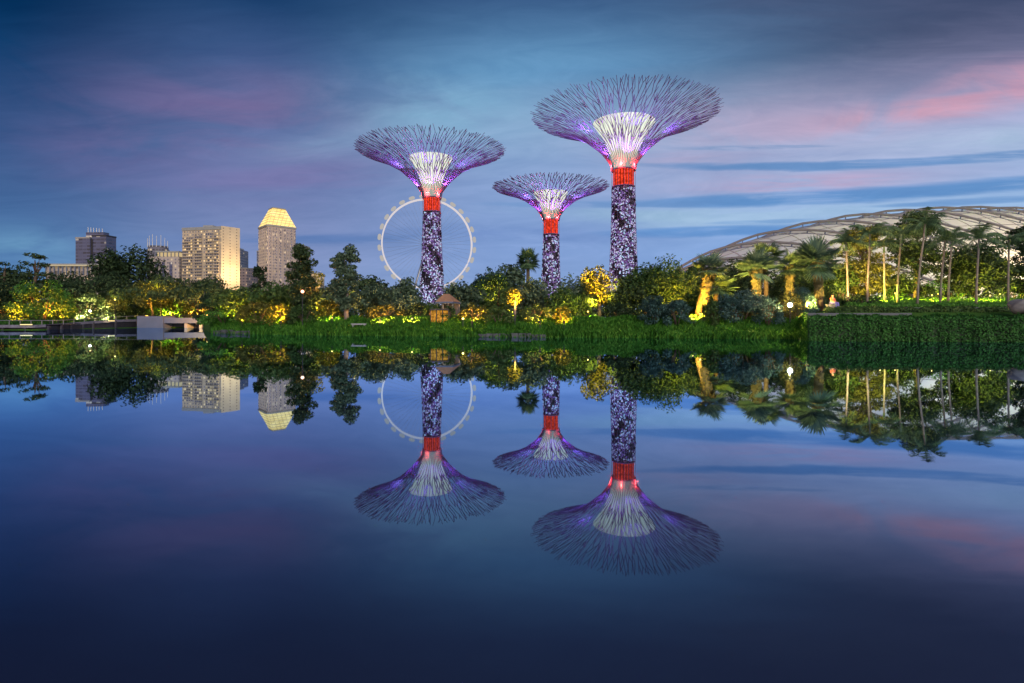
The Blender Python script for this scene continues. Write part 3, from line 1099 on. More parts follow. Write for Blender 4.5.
# dark twin slab tower
root = bplace('office_tower', 'dark violet glass tower of two slabs with a row of pale masts on its roof', 95, BD, -6)
M['f_dark'] = mat_facade('f_dark', (.09, .10, .20), (.045, .055, .12), (.9, .75, .6), 5.0, 3.8, .92, .55, .05, .5, .4)
zb = root.location.z
H1, H2 = zat(239, BD) - zb, zat(237, BD) - zb
MB().box(-16.5 * k, -.9 * k, -5 * k, 6 * k, 0, H1).build('wall', M['f_dark'], root)
MB().box(-.2 * k, 15.2 * k, -3.5 * k, 9 * k, 0, H2).build('wall', M['f_dark'], root)
MB().box(-1.6 * k, 1.0 * k, -4 * k, 6 * k, 0, H2 - 3).build('core', M['dark_metal'], root)
MB().box(-8 * k, 11 * k, -2 * k, 5 * k, H1 - 2, zat(232.5, BD) - zb).build('penthouse', M['f_dark'], root)
MB().box(-16.8 * k, -1.2 * k, -5.3 * k, 6.2 * k, H1, H1 + 1.6).build('parapet', M['steel'], root)
MB().box(-.4 * k, 15.5 * k, -3.8 * k, 9.2 * k, H2, H2 + 1.6).build('parapet', M['dark_metal'], root)
for i, x in enumerate((-6, -3, .0, 3.2, 6, 9.4)):
    MB().path([(x * k, -1.6 * k, zat(233, BD) - zb), (x * k, -1.6 * k, zat(227.5 + .3 * i, BD) - zb)], [.45, .35], 6).build('mast', M['mast'], root)
# low long lit building
D2 = 470.0
k2 = D2 / F
root = bplace('hotel_block', 'long low cream building with a lit colonnade below the dark twin tower', 80, D2, 3)
M['f_low'] = mat_facade('f_low', (.42, .36, .32), (.10, .09, .09), (1.0, .72, .36), 4.2, 5.0, .6, .62, .45, .55)
zb = root.location.z
MB().box(-33 * k2, 30 * k2, 0, 26, 0, zat(266.5, D2) - zb).build('wall', M['f_low'], root)
MB().box(-34 * k2, 31 * k2, -1.5, 27, zat(266.5, D2) - zb, zat(263.8, D2) - zb).build('roof', M['concrete'], root)
for i in range(16):
    MB().path([((-32 + i * 4.0) * k2, -1, zat(275, D2) - zb), ((-32 + i * 4.0) * k2, -1, zat(266.6, D2) - zb)], [.5, .5], 6).build('column', M['white'], root)
MB().box(-33.6 * k2, 30.6 * k2, -1.75, -1.55, zat(266.2, D2) - zb, zat(265.0, D2) - zb).build('light_strip', mat_emit('light_strip', (1, .80, .50), .55), root)
# block with masts
root = bplace('tower_block', 'round dark tower top ringed by thin pale masts beside the cream apartment block', 154, BD, 0)
zb = root.location.z
M['f_mast'] = mat_facade('f_mast', (.16, .16, .22), (.06, .07, .10), (1, .8, .5), 3.2, 4.0, .7, .5, .06, .5)
MB().lathe([(10 * k, 0), (10 * k, zat(249, BD) - zb), (9 * k, zat(249, BD) - zb), (9 * k, zat(245.5, BD) - zb), (0.1, zat(245, BD) - zb)], 28, (0, 8, 0)).build('wall', M['f_mast'], root)
for i in range(9):
    a = math.pi * (1 + i / 8.0)
    x, y = math.cos(a) * 9.4 * k, math.sin(a) * 9.4 * k + 8
    tp = (241, 239.5, 238, 236, 234.5, 236, 235, 237.5, 240)[i]
    MB().path([(x, y, zat(247, BD) - zb), (x, y, zat(tp, BD) - zb)], [.4, .28], 5).build('mast', M['mast'], root)
root = bplace('apartment_block', 'low beige apartment block with one bright lit roof terrace, beside the taller cream block', 166, 610, 2)
kk = 610 / F
zb = root.location.z
M['f_beige'] = mat_facade('f_beige', (.44, .38, .36), (.15, .15, .2), (1, .75, .4), 4.0, 3.6, .45, .5, .16, .6)
MB().box(-16 * kk, 13 * kk, 0, 24, 0, zat(256.5, 610) - zb).build('wall', M['f_beige'], root)
for x in (-9, -2.5, 5):
    MB().box((x - 1.4) * kk, (x + 1.4) * kk, -.6, 0.3, 0, zat(262, 610) - zb).build('bay', M['f_dark'], root)
MB().box(-10 * kk, 13 * kk, -1, 24.4, zat(252.3, 610) - zb, zat(251, 610) - zb).build('roof', M['concrete'], root)
MB().box(-9.5 * kk, 12.5 * kk, 2, 22, zat(256.5, 610) - zb, zat(252.3, 610) - zb).build('roof_terrace', mat_emit('roof_terrace', (1, .74, .38), .62), root)
for i in range(7):
    MB().path([((-9.5 + i * 3.7) * kk, -.6, zat(256.5, 610) - zb), ((-9.5 + i * 3.7) * kk, -.6, zat(252.3, 610) - zb)], [.5, .5], 6).build('column', M['white'], root)

# cream apartment slab with a golden floodlit end
D3 = 600.0
k = D3 / F
root = bplace('apartment_block', 'tall cream apartment slab with balcony bays and a golden floodlit end wall', 206, D3, 0)
zb = root.location.z
H = zat(230, D3) - zb
M['f_apt'] = mat_facade('f_apt', (.50, .41, .31), (.16, .17, .22), (1.0, .68, .30), 3.4, 3.1, .42, .48, .28, 1.0)
M['f_apt_bay'] = mat_facade('f_apt_bay', (.36, .31, .27), (.06, .07, .11), (1.0, .66, .28), 2.6, 3.1, .74, .62, .30, .9)
M['f_gold'] = mat_facade('f_gold', (.52, .45, .36), (.09, .08, .10), (1.0, .7, .3), 6.0, 3.1, .16, .3, .04, .4)
pa, pb, pc = (-27 * k, 6), (17.5 * k, -5), (28.5 * k, 12)      # plan: long front, splayed end wall
pd = (-22 * k, 30)
MB().prism([pa, pb, (pb[0] + .6, pb[1] + 22), pd], 0, H).build('wall', M['f_apt'], root)
MB().prism([pb, pc, (pc[0] - 8, pc[1] + 14), (pb[0] + .2, pb[1] + 20)], 0, zat(226.5, D3) - zb).build('end_wall', M['f_gold'], root)
fx = lambda s: (pa[0] + (pb[0] - pa[0]) * s, pa[1] + (pb[1] - pa[1]) * s)
nrm = Vector((pb[1] - pa[1], -(pb[0] - pa[0]), 0)).normalized()
for s0, s1, zt_ in ((.02, .27, 237), (.33, .52, 235), (.62, .79, 233), (.82, .95, 233)):
    (x0, y0), (x1, y1) = fx(s0), fx(s1)
    bz = zat(zt_, D3) - zb
    bay = MB().prism([(x0 + nrm.x * .5, y0 + nrm.y * .5), (x1 + nrm.x * .5, y1 + nrm.y * .5), (x1 - nrm.x, y1 - nrm.y), (x0 - nrm.x, y0 - nrm.y)], 0, bz).build('bay', M['f_apt_bay'], root)
    sl_ = MB()
    for f in range(2, int(bz / 3.1)):
        sl_.prism([(x0 + nrm.x * 1.6, y0 + nrm.y * 1.6), (x1 + nrm.x * 1.6, y1 + nrm.y * 1.6), (x1 + nrm.x * .52, y1 + nrm.y * .52), (x0 + nrm.x * .52, y0 + nrm.y * .52)], f * 3.1 - .3, f * 3.1 + .75)
    sl_.build('balcony_slats', M['f_apt'], bay)
MB().prism([(pa[0] - .4, pa[1] - .5), (pb[0] + .2, pb[1] - .6), (pb[0] + .4, pb[1] + 22), (pd[0], pd[1])], H + .02, H + 3.2).build('roof', M['concrete'], root)
MB().box(-6 * k, 4 * k, 6, 18, H + 3.2, H + 6).build('plant_room', M['concrete'], root)
ec = Vector(((pb[0] + pc[0]) / 2, (pb[1] + pc[1]) / 2, 0))
en = Vector((pc[1] - pb[1], -(pc[0] - pb[0]), 0)).normalized()
for z, e in ((8, 150000), (40, 80000)):
    spot_at('facade_floodlight', root, ec + en * 26 + Vector((0, 0, z)), ec + Vector((0, 0, z + 22)), e, (1, .66, .26), 110, .5)
# bluish slabs behind
root = bplace('tower_block', 'slim bluish tower half hidden behind the golden end of the cream slab', 238, 760, 4)
kk = 760 / F
zb = root.location.z
M['f_blue'] = mat_facade('f_blue', (.17, .18, .24), (.08, .09, .14), (1, .8, .5), 4.0, 3.6, .7, .5, .06, .5)
MB().box(-6 * kk, 1.5 * kk, 0, 30, 0, zat(249, 760) - zb).build('wall', M['f_blue'], root)
MB().box(-4 * kk, 0, 4, 20, zat(249, 760) - zb, zat(247.5, 760) - zb).build('plant_room', M['concrete'], root)
root = bplace('tower_block', 'short mauve block stepping down beside the slim bluish tower', 242, 700, -3)
kk = 700 / F
zb = root.location.z
M['f_mauve'] = mat_facade('f_mauve', (.27, .23, .27), (.10, .10, .14), (1, .7, .4), 4.0, 3.6, .6, .5, .12, .5)
MB().box(-3.5 * kk, 5.2 * kk, 0, 30, 0, zat(268.5, 700) - zb).build('wall', M['f_mauve'], root)
MB().box(-3.8 * kk, 5.5 * kk, -.6, 30.6, zat(268.5, 700) - zb, zat(267.8, 700) - zb).build('roof', M['concrete'], root)
root = bplace('tower_block', 'narrow blue tower seen in the gap before the gold topped tower', 253.5, 820, 0)
kk = 820 / F
zb = root.location.z
MB().box(-3.2 * kk, 1.2 * kk, 0, 26, 0, zat(268, 820) - zb).build('wall', M['f_blue'], root)
MB().box(1.4 * kk, 6 * kk, 6, 30, 0, zat(251, 820) - zb).build('wall', M['f_blue'], root)
MB().box(1.2 * kk, 6.2 * kk, 5.4, 30.6, zat(251, 820) - zb, zat(250.2, 820) - zb).build('roof', M['concrete'], root)

# gold topped tower, standing corner on
D4 = 700.0
k = D4 / F
root = bplace('hotel_tower', 'tall corner-on tower under a floodlit gold pyramid crown with a flat top', 276.5, D4, 0)
zb = root.location.z
zE = zat(228, D4) - zb
hd = 18.6 * k
body = [(-hd, 2), (-1.4 * k, -hd), (1.4 * k, -hd), (hd, 2), (1.4 * k, hd + 4), (-1.4 * k, hd + 4)]
M['f_crown'] = mat_facade('f_crown', (.42, .35, .34), (.17, .17, .23), (1, .74, .45), 3.6, 3.4, .55, .60, .16, .7)
rt = thing
wl = MB()
wl.prism(body, 0, zE).build('wall', M['f_crown'], root)
gr = MB()
for (ax, ay), (bx, by) in ((body[0], body[1]), (body[2], body[3])):
    for s in np.linspace(.03, .97, 12):
        x, y = ax + (bx - ax) * s, ay + (by - ay) * s
        gr.box(x - .35, x + .35, y - .6, y + .2, 0, zE - 3)
gr.build('mullion_lattice', M['f_beige'], root)
tp = [(p[0] * .46, (p[1] - 2) * .46 + 2) for p in body]
# crown: floodlighting painted as emission on the panels between ribs
m, q = mat_new('gold_crown')
t = q.new('ShaderNodeTexCoord')
s = q.new('ShaderNodeSeparateXYZ')
q.put(s.inputs[0], t.outputs['Object'])
st = q.m('FRACT', q.m('MULTIPLY', s.outputs[2], .38))
sv = q.m('FRACT', q.m('MULTIPLY', s.outputs[0], .30))
ln = q.m('MULTIPLY', q.m('GREATER_THAN', st, .2), q.m('GREATER_THAN', sv, .16))
nz = q.noise(t.outputs['Object'], .10, 4, .6)
e = q.new('ShaderNodeEmission')
q.put(e.inputs[0], q.mix(nz, (1.0, .60, .15, 1), (1.0, .78, .32, 1)))
q.put(e.inputs[1], q.m('MULTIPLY', q.m('MULTIPLY_ADD', ln, .45, .6), q.m('MULTIPLY_ADD', nz, 1.0, 1.0)))
out(q, e.outputs[0])
cb_ = [(p[0] * 1.02, (p[1] - 2) * 1.02 + 2) for p in body]
zt0, zt1 = zE + .8, zat(209.5, D4) - zb
crn = MB()
def tier(s):
    return [(a[0] + (b_[0] - a[0]) * s, a[1] + (b_[1] - a[1]) * s) for a, b_ in zip(cb_, tp)]
for i in range(6):
    s0, s1 = i / 6, (i + 1) / 6
    lo_, hi_ = tier(s0), [(x * .985, (y - 2) * .985 + 2) for x, y in tier(s1 - .02)]
    za, zc_ = zt0 + (zt1 - zt0) * s0, zt0 + (zt1 - zt0) * s1
    crn.prism(lo_, za, zc_ - .5, hi_)
crn.build('crown_roof', m, root)
for i in range(1, 6):
    w5 = [(x * 1.01, (y - 2) * 1.01 + 2) for x, y in tier(i / 6)]
    MB().prism(w5, zt0 + (zt1 - zt0) * i / 6 - .49, zt0 + (zt1 - zt0) * i / 6 - .01).build('ledge', M['f_gold'], root)
MB().prism([(p[0] * 1.05, (p[1] - 2) * 1.05 + 2) for p in body], zE - 1.2, zE + .78).build('eave', M['concrete'], root)
cap = MB().prism([(p[0] * 1.03, (p[1] - 2) * 1.03 + 2) for p in tp], zat(209.5, D4) - zb + .02, zat(208.6, D4) - zb).build('roof_cap', M['concrete'], root)
root = bplace('tower_block', 'beige side wing rising behind the slender tree beside the gold topped tower', 297, 720, 0)
kk = 720 / F
zb = root.location.z
MB().box(-3 * kk, 5.5 * kk, 0, 26, 0, zat(245.5, 720) - zb).build('wall', M['f_beige'], root)
MB().box(-3.2 * kk, 5.7 * kk, -.6, 26.6, zat(245.5, 720) - zb, zat(244.6, 720) - zb).build('roof', M['concrete'], root)
root = bplace('apartment_block', 'small golden lit building seen between the two slender trees', 313, 420, 6)
kk = 420 / F
zb = root.location.z
M['f_gold2'] = mat_facade('f_gold2', (.50, .43, .30), (.12, .11, .10), (1, .68, .25), 2.6, 3.2, .45, .5, .4, .6)
MB().box(-7 * kk, 7 * kk, 0, 14, 0, zat(274, 420) - zb).build('wall', M['f_gold2'], root)
MB().box(-7.4 * kk, 7.4 * kk, -.6, 14.6, zat(274, 420) - zb, zat(272.8, 420) - zb).build('roof', M['concrete'], root)
spot_at('facade_floodlight', root, (0, -16, 1), (0, 0, 20), 42000, (1, .66, .24), 100, .4)

# ------------------------------------------------------------------ glass conservatory
root = thing('conservatory', 'large ribbed glass conservatory dome glowing cream behind the palms', 'building', (48.5, 137.8, gz(815, 138)), 0)
zb = root.location.z
aph = R_(15.5)
ax_, nx_ = Vector((math.cos(aph), math.sin(aph), 0)), Vector((-math.sin(aph), math.cos(aph), 0))


def dome_pt(t, th, off=0.0):
    """t: metres along the ridge; th: 0 (near side foot) .. pi (far side foot)"""
    e = math.sqrt(max(0.0, 1 - ((t - 105.9) / 124.0) ** 2))
    hh = (29.6 * e ** 1.129) + off
    ww = (34.4 * e ** 1.0) + off
    c = ax_ * t
    s = math.cos(th)
    return c - nx_ * (ww * s) + Vector((0, 0, max(-.5, hh * (1 - abs(s) ** 1.74))))


m, q = mat_new('dome_glass')
t = q.new('ShaderNodeTexCoord')
nz = q.noise(t.outputs['Object'], .12, 4, .6)
lw = q.new('ShaderNodeBsdfGlossy')
lw.inputs['Color'].default_value = (.86, .89, .92, 1)
lw.inputs['Roughness'].default_value = .20
trn = q.new('ShaderNodeBsdfTranslucent')
trn.inputs[0].default_value = (.62, .60, .55, 1)
dif = q.new('ShaderNodeBsdfDiffuse')
q.put(dif.inputs[0], q.mix(nz, (.52, .64, .82, 1), (.66, .78, .95, 1)))
m1 = q.new('ShaderNodeMixShader')
m1.inputs[0].default_value = .36
q.put(m1.inputs[1], dif.outputs[0])
q.put(m1.inputs[2], trn.outputs[0])
frn = q.new('ShaderNodeFresnel')
frn.inputs['IOR'].default_value = 1.9
m2 = q.new('ShaderNodeMixShader')
q.put(m2.inputs[0], frn.outputs[0])
q.put(m2.inputs[1], m1.outputs[0])
q.put(m2.inputs[2], lw.outputs[0])
out(q, m2.outputs[0])
sh = MB()
NT, NH = 48, 36
for i in range(NT + 1):
    tt = -17.5 + 247.0 * i / NT
    for j in range(NH + 1):
        sh.v.append(tuple(dome_pt(tt, math.pi * j / NH)))
for i in range(NT):
    for j in range(NH):
        a = i * (NH + 1) + j
        sh.f.append((a, a + NH + 1, a + NH + 2, a + 1))
sh.build('glass_shell', m, root, True)
grd = MB()
for i in range(0, NT + 1):
    tt = -17.3 + 246.6 * i / NT
    grd.path([tuple(dome_pt(tt, math.pi * j / 24, .12)) for j in range(0, 25)], [.07] * 25, 4, False)
for j in range(1, 30):
    grd.path([tuple(dome_pt(-17.3 + 246.6 * i / 40, math.pi * j / 30, .12)) for i in range(41)], [.07] * 41, 4, False)
grd.build('glazing_lattice', M['steel'], root)
M['rib'] = mat_plain('rib', (.20, .195, .20), .5, .2, .1, 1)
for i in range(17):
    tt = -14 + i * 13.5
    lean = -62.0                                     # the arches lean over, away from the lake
    pts = [tuple(dome_pt(min(226.0, max(-17.0, tt + lean * (j / 40 - .5) * 2)), math.pi * j / 40, 1.0)) for j in range(0, 41)]
    rb = MB().path(pts, [.30] * 41, 6, False).build('rib', M['rib'], root, True)
    stt = MB()
    for j in range(2, 39, 1):
        stt.path([tuple(dome_pt(min(226.0, max(-17.0, tt + lean * (j / 40 - .5) * 2)), math.pi * j / 40, 0)), tuple(dome_pt(min(226.0, max(-17.0, tt + lean * (j / 40 - .5) * 2)), math.pi * j / 40, 1.1))], [.16, .16], 4, False)
    stt.path([tuple(dome_pt(min(226.0, max(-17.0, tt + lean * (j / 40 - .5) * 2)), math.pi * j / 40, .08)) for j in range(0, 41)], [.10] * 41, 4, False)
    stt.build('strut_lattice', M['white'], rb)
for tt, sd, z, e in ((30, 10, 5, 9000), (50, 18, 5, 18000), (66, 23, 5, 40000), (84, 26, 5, 80000), (100, 27, 5, 95000), (118, 27, 5, 100000)):
    ld = bpy.data.lights.new('interior_lamp', 'POINT')
    ld.energy, ld.color, ld.shadow_soft_size = e, (1, .72, .40), 1.0
    lo = bpy.data.objects.new('interior_lamp', ld)
    COL.objects.link(lo)
    lo.parent = root
    lo.location = ax_ * tt - nx_ * sd + Vector((0, 0, z))

# ------------------------------------------------------------------ waterside: weir, boardwalk, edging
WY = 80.6
root = thing('weir_bridge', 'white concrete weir with a solid end block and low deck over a dark sluice', 'weir', (XX(137, WY), WY, 0), 0)
w_ = lambda p: (p - 137) / F * WY
MB().box(w_(137), w_(163), 0, 3.0, -.6, zat(316.2, WY)).build('abutment', M['white'], root)
MB().box(w_(163) + .01, w_(212), .25, 2.9, zat(323.2, WY), zat(317.8, WY)).build('deck', M['white'], root)
MB().box(w_(163) + .01, w_(212), 2.2, 2.95, -.6, zat(323.2, WY) - .01).build('back_wall', M['dark_timber'], root)
for p in (184, 199):
    MB().box(w_(p) - .2, w_(p) + .2, .4, 2.1, -.6, zat(323.2, WY) - .005).build('pier', M['concrete'], root)
rl = MB()
for i in range(19):
    p = 164 + i * 2.6
    rl.box(w_(p) - .025, w_(p) + .025, 2.6, 2.65, zat(317.8, WY), zat(315.2, WY))
rl.box(w_(163), w_(212), 2.58, 2.67, zat(315.3, WY), zat(314.9, WY))
rl.build('railing', M['dark_metal'], root)

root = thing('boardwalk', 'dark timber boardwalk curving along the water to the white weir', 'boardwalk', (0, 0, 0), 0)
bp, bz = [], []
for p in np.linspace(-190, 137, 30):
    Dn = float(shore(p)) + .1
    f_ = float(sstep(30, 137, p))
    bp.append((XX(p, Dn), Dn))
    bz.append(0.55 + 0.62 * f_)
deck, fas, hnd = MB(), MB(), MB()
for i in range(len(bp) - 1):
    (x0, y0), (x1, y1) = bp[i], bp[i + 1]
    a0, a1 = bz[i], bz[i + 1]
    for mb, w0, w1, z0, z1 in ((deck, 0, 2.6, -.10, 0), (fas, -.12, -.02, -.28, .05)):
        b = len(mb.v)
        mb.v += [(x0, y0 + w0, a0 + z0), (x1, y1 + w0, a1 + z0), (x1, y1 + w1, a1 + z0), (x0, y0 + w1, a0 + z0), (x0, y0 + w0, a0 + z1), (x1, y1 + w0, a1 + z1), (x1, y1 + w1, a1 + z1), (x0, y0 + w1, a0 + z1)]
        mb.f += [(b, b + 3, b + 2, b + 1), (b + 4, b + 5, b + 6, b + 7), (b, b + 1, b + 5, b + 4), (b + 1, b + 2, b + 6, b + 5), (b + 2, b + 3, b + 7, b + 6), (b + 3, b, b + 4, b + 7)]
deck.build('deck', M['dark_timber'], root)
shade_mb = MB()  # dark sheet added as the shade in the gap under the deck
for i in range(len(bp) - 1):
    (x0, y0), (x1, y1) = bp[i], bp[i + 1]
    b = len(shade_mb.v)
    shade_mb.v += [(x0, y0 + .5, -.6), (x1, y1 + .5, -.6), (x1, y1 + .5, bz[i + 1] - .1), (x0, y0 + .5, bz[i] - .1)]
    shade_mb.f.append((b, b + 1, b + 2, b + 3))
shade_mb.build('deck_shade_panel', M['dark_metal'], root)
fas.build('fascia', mat_plain('fascia', (.16, .155, .20), .7, 0, .3, 2), root)
hnd.path([(x, y + 2.5, z + .55) for (x, y), z in zip(bp, bz)], [.04] * len(bp), 5)
for (x, y), z in zip(bp, bz):
    hnd.box(x - .03, x + .03, y + 2.47, y + 2.53, z, z + .55)
hnd.build('railing', M['steel'], root)
for i in range(1, len(bp), 2):
    (x, y), z = bp[i], bz[i]
    MB().box(x - .12, x + .12, y + .1, y + .34, -.8, z - .1).build('post', M['dark_timber'], root)
    MB().box(x - .12, x + .12, y + 2.1, y + 2.34, -.8, z - .1).build('post', M['dark_timber'], root)

M['edging'] = mat_plain('edging', (.085, .095, .10), .9, 0, .4, 2)
for lab, p0, p1, zt_ in (('pale stone edging at the foot of the grass clump beside the white weir', 213, 250, .30), ('pale stone edging under the grass bank below the smallest supertree', 478, 546, .26)):
    r = thing('stone_edging', lab, 'edging', (0, 0, 0), 0)
    bl = MB()
    p = p0
    while p < p1:
        q_ = min(p1, p + rng.uniform(5, 9))
        D0, D1 = float(shore(p)) - .10, float(shore(q_)) - .10
        x0, x1 = XX(p + .3, D0), XX(q_ - .3, D1)
        dz_ = rng.uniform(-.06, .05)
        bl.prism([(x0, D0), (x1, D1), (x1, D1 + .5), (x0, D0 + .5)], -.5, zt_ + dz_)
        p = q_
    bl.build('kerb_cobble', M['edging'], r)


def ribbon(name, p0, p1, e0, e1, lift, mat, n=60):
    v, f = [], []
    for i in range(n + 1):
        p = p0 + (p1 - p0) * i / n
        for e in (e0, (e0 + e1) / 2, e1):
            D = float(shore(p)) + e
            v.append((XX(p, D), D, gz(p, D) + lift))
    for i in range(n):
        for j in range(2):
            a = i * 3 + j
            f.append((a, a + 3, a + 4, a + 1))
    b = MB()
    b.v, b.f = v, f
    return struct(b.build(name, mat))


M['path'] = mat_plain('path', (.13, .14, .165), .85, 0, .15, 1.2)


def low_wall(label, p0, p1, e, z0, z1):
    r = thing('retaining_wall', label, 'low wall', (0, 0, 0), 0)
    b = MB()
    n = 40
    for i in range(n + 1):
        p = p0 + (p1 - p0) * i / n
        D = float(shore(p)) + e
        x = XX(p, D)
        b.v += [(x, D, z0), (x, D, z1), (x, D + .3, z1), (x, D + .3, z0)]
        if i:
            a = 4 * (i - 1)
            b.f += [(a + j, a + 4 + j, a + 4 + (j + 1) % 4, a + (j + 1) % 4) for j in range(4)]
    b.f += [(0, 1, 2, 3), (4 * n + 3, 4 * n + 2, 4 * n + 1, 4 * n)]
    b.build('wall', M['path'], r)


low_wall('low grey retaining wall behind the tall clipped hedge, ending at the thin upper wall', 808, 912, 4.3, 1.3, 1.74)
low_wall('thin upper grey retaining wall between the two low hedges on the palm slope', 905, 1400, 10.3, 1.6, 2.22)
M['wall_grey'] = M['path']
ribbon('path', 330, 640, 9.6, 11.5, .03, M['path'])


def hedge(label, p0, p1, e0, e1, ztop, leafpx=2.3, dens=1.0, leaf='hedge'):
    """a clipped hedge following the shore between offsets e0 and e1"""
    root = thing('hedge', label, 'hedge', (0, 0, 0), 0)
    n = 60
    body = MB()
    ring = []
    for i in range(n + 1):
        p = p0 + (p1 - p0) * i / n
        D0, D1 = float(shore(p)) + e0, float(shore(p)) + e1
        zt = ztop(p) if callable(ztop) else ztop
        z0 = gz(p, D0) - .2
        b = len(body.v)
        body.v += [(XX(p, D0) , D0 + .12, z0), (XX(p, D0), D0 + .14, zt - .14), (XX(p, D1), D1 - .1, zt - .12), (XX(p, D1), D1 - .1, gz(p, D1) - .2)]
        ring.append((p, D0, D1, z0, zt))
    for i in range(n):
        for j in range(3):
            a = i * 4 + j
            body.f.append((a, a + 4, a + 5, a + 1))
    body.f += [(0, 1, 2, 3), (n * 4 + 3, n * 4 + 2, n * 4 + 1, n * 4)]
    body.build('inner_twigs', M['leaf_dark'], root)
    Dm = ring[n // 2][1]
    lf = leafpx / F * Dm
    Lx = abs(XX(p1, Dm) - XX(p0, Dm))
    hh = max(.3, ring[n // 2][4] - max(0, ring[n // 2][3]))
    nf = int(Lx * hh / (lf * lf) * 5.0 * dens)
    nt = int(Lx * (e1 - e0) / (lf * lf) * 3.0 * dens)
    def interp(u):
        p = p0 + (p1 - p0) * u
        return p, shore(p) + e0, shore(p) + e1
    u = rng.random(nf)
    p, D0, D1 = interp(u)
    zt = np.array([ztop(x) for x in p]) if callable(ztop) else np.full(nf, ztop)
    zb_ = np.maximum(ground_z(p, D0), -.15)
    wav = .05 * np.sin(p * .21) + .05 * np.sin(p * .067 + 1) + .04 * np.sin(p * .53 + 2)
    z = zb_ + (zt + wav - zb_) * rng.random(nf)
    dd = D0 + rng.normal(size=nf) * .06 + wav
    c1 = np.stack([(p - 512) / F * D0, dd, z], axis=1)
    n1_ = np.stack([rng.normal(size=nf) * .5, -np.ones(nf), .5 + rng.normal(size=nf) * .5], axis=1)
    u = rng.random(nt)
    p, D0, D1 = interp(u)
    zt = np.array([ztop(x) for x in p]) if callable(ztop) else np.full(nt, ztop)
    wav = .05 * np.sin(p * .21) + .05 * np.sin(p * .067 + 1) + .04 * np.sin(p * .53 + 2)
    dd = D0 + (D1 - D0) * rng.random(nt)
    c2 = np.stack([(p - 512) / F * dd, dd, zt + wav + rng.normal(size=nt) * .06], axis=1)
    n2_ = np.stack([rng.normal(size=nt) * .5, rng.normal(size=nt) * .5, np.ones(nt)], axis=1)
    # the two ends
    ne = int((e1 - e0) * hh / (lf * lf) * 4)
    ce, nn_ = [], []
    for pe, sg in ((p0, -1), (p1, 1)):
        D0 = float(shore(pe)) + e0
        dd = D0 + (e1 - e0) * rng.random(ne)
        zt_e = ztop(pe) if callable(ztop) else ztop
        ce.append(np.stack([XX(pe, D0) + (dd - D0) * (pe - 512) / F + rng.normal(size=ne) * .05, dd, max(0, gz(pe, D0)) + (zt_e - max(0, gz(pe, D0))) * rng.random(ne)], axis=1))
        nn_.append(np.stack([np.full(ne, float(sg)), rng.normal(size=ne) * .5, rng.normal(size=ne) * .5], axis=1))
    c = np.concatenate([c1, c2] + ce)
    nn = np.concatenate([n1_, n2_] + nn_)
    quads_obj('foliage', cards(c, nn, lf * (.6 + .8 * rng.random(len(c))), .6), M[leaf], root)
    return root


hedge('tall clipped green hedge rising straight from the water below the feather palms', 809, 1400, 0.0, 2.6, 1.46)
hedge('middle low hedge between the two grey retaining walls below the feather palms', 826, 1400, 5.0, 9.8, 2.06, 2.2, 1.0, 'leaf_mid')
hedge('upper low hedge along the top lawn at the feet of the feather palms', 846, 1400, 12.7, 15.5, 2.52, 2.2, 1.0, 'leaf_bright')

# ------------------------------------------------------------------ grass along the bank
def blades(name, label, p0, p1, e0, e1, count, h0, h1, mat, wid=.035):
    p = rng.uniform(p0, p1, count)
    e = rng.uniform(e0, e1, count)
    D = shore(p) + e
    x = (p - 512) / F * D
    z = ground_z(p, D) - .03
    clump = .5 + .5 * np.sin(x * 2.1 + 1.7 * np.sin(D * 1.3)) * np.sin(x * .63 + D * .9)
    h = (h0 + (h1 - h0) * rng.random(count)) * (.65 + .5 * clump)
    a = rng.random(count) * 6.283
    ln = h * rng.uniform(.1, .75, count)
    w = wid * (.7 + .6 * rng.random(count))
    base = np.stack([x, D, z], axis=1)
    sd = np.stack([-np.sin(a), np.cos(a), np.zeros(count)], axis=1) * w[:, None]
    fw = np.stack([np.cos(a), np.sin(a), np.zeros(count)], axis=1)
    mid = base + fw * (ln * .35)[:, None] + np.array([0, 0, 1]) * (h * .62)[:, None]
    tip = base + fw * ln[:, None] + np.array([0, 0, 1]) * h[:, None]
    V = np.stack([base - sd, base + sd, mid + sd * .8, tip, mid - sd * .8], axis=1)
    o = quads_obj(name, V, mat, None, 5)
    return tag(o, label, 'grass', None, 'stuff')


blades('grass', 'lush green grass covering the middle lake bank', 211, 809, -.15, 5.4, 62000, .22, .52, M['grass'], .04)
blades('grass', 'tall tufts of grass along the lit lawn edge behind the bank', 211, 806, 5.4, 14, 24000, .12, .34, M['grass'], .05)
blades('grass', 'short bright grass on the upper lawn between the palm trunks', 846, 1300, 15.6, 26, 15000, .15, .4, M['leaf_bright'], .05)
blades('grass', 'dry straw coloured ornamental grass at the foot of the blue shrubs', 704, 796, 4.2, 7, 7000, .35, .8, M['straw'], .03)
blades('grass', 'rough dark grass behind the timber boardwalk', -150, 137, 2.8, 8, 11000, .2, .6, M['hedge'], .05)

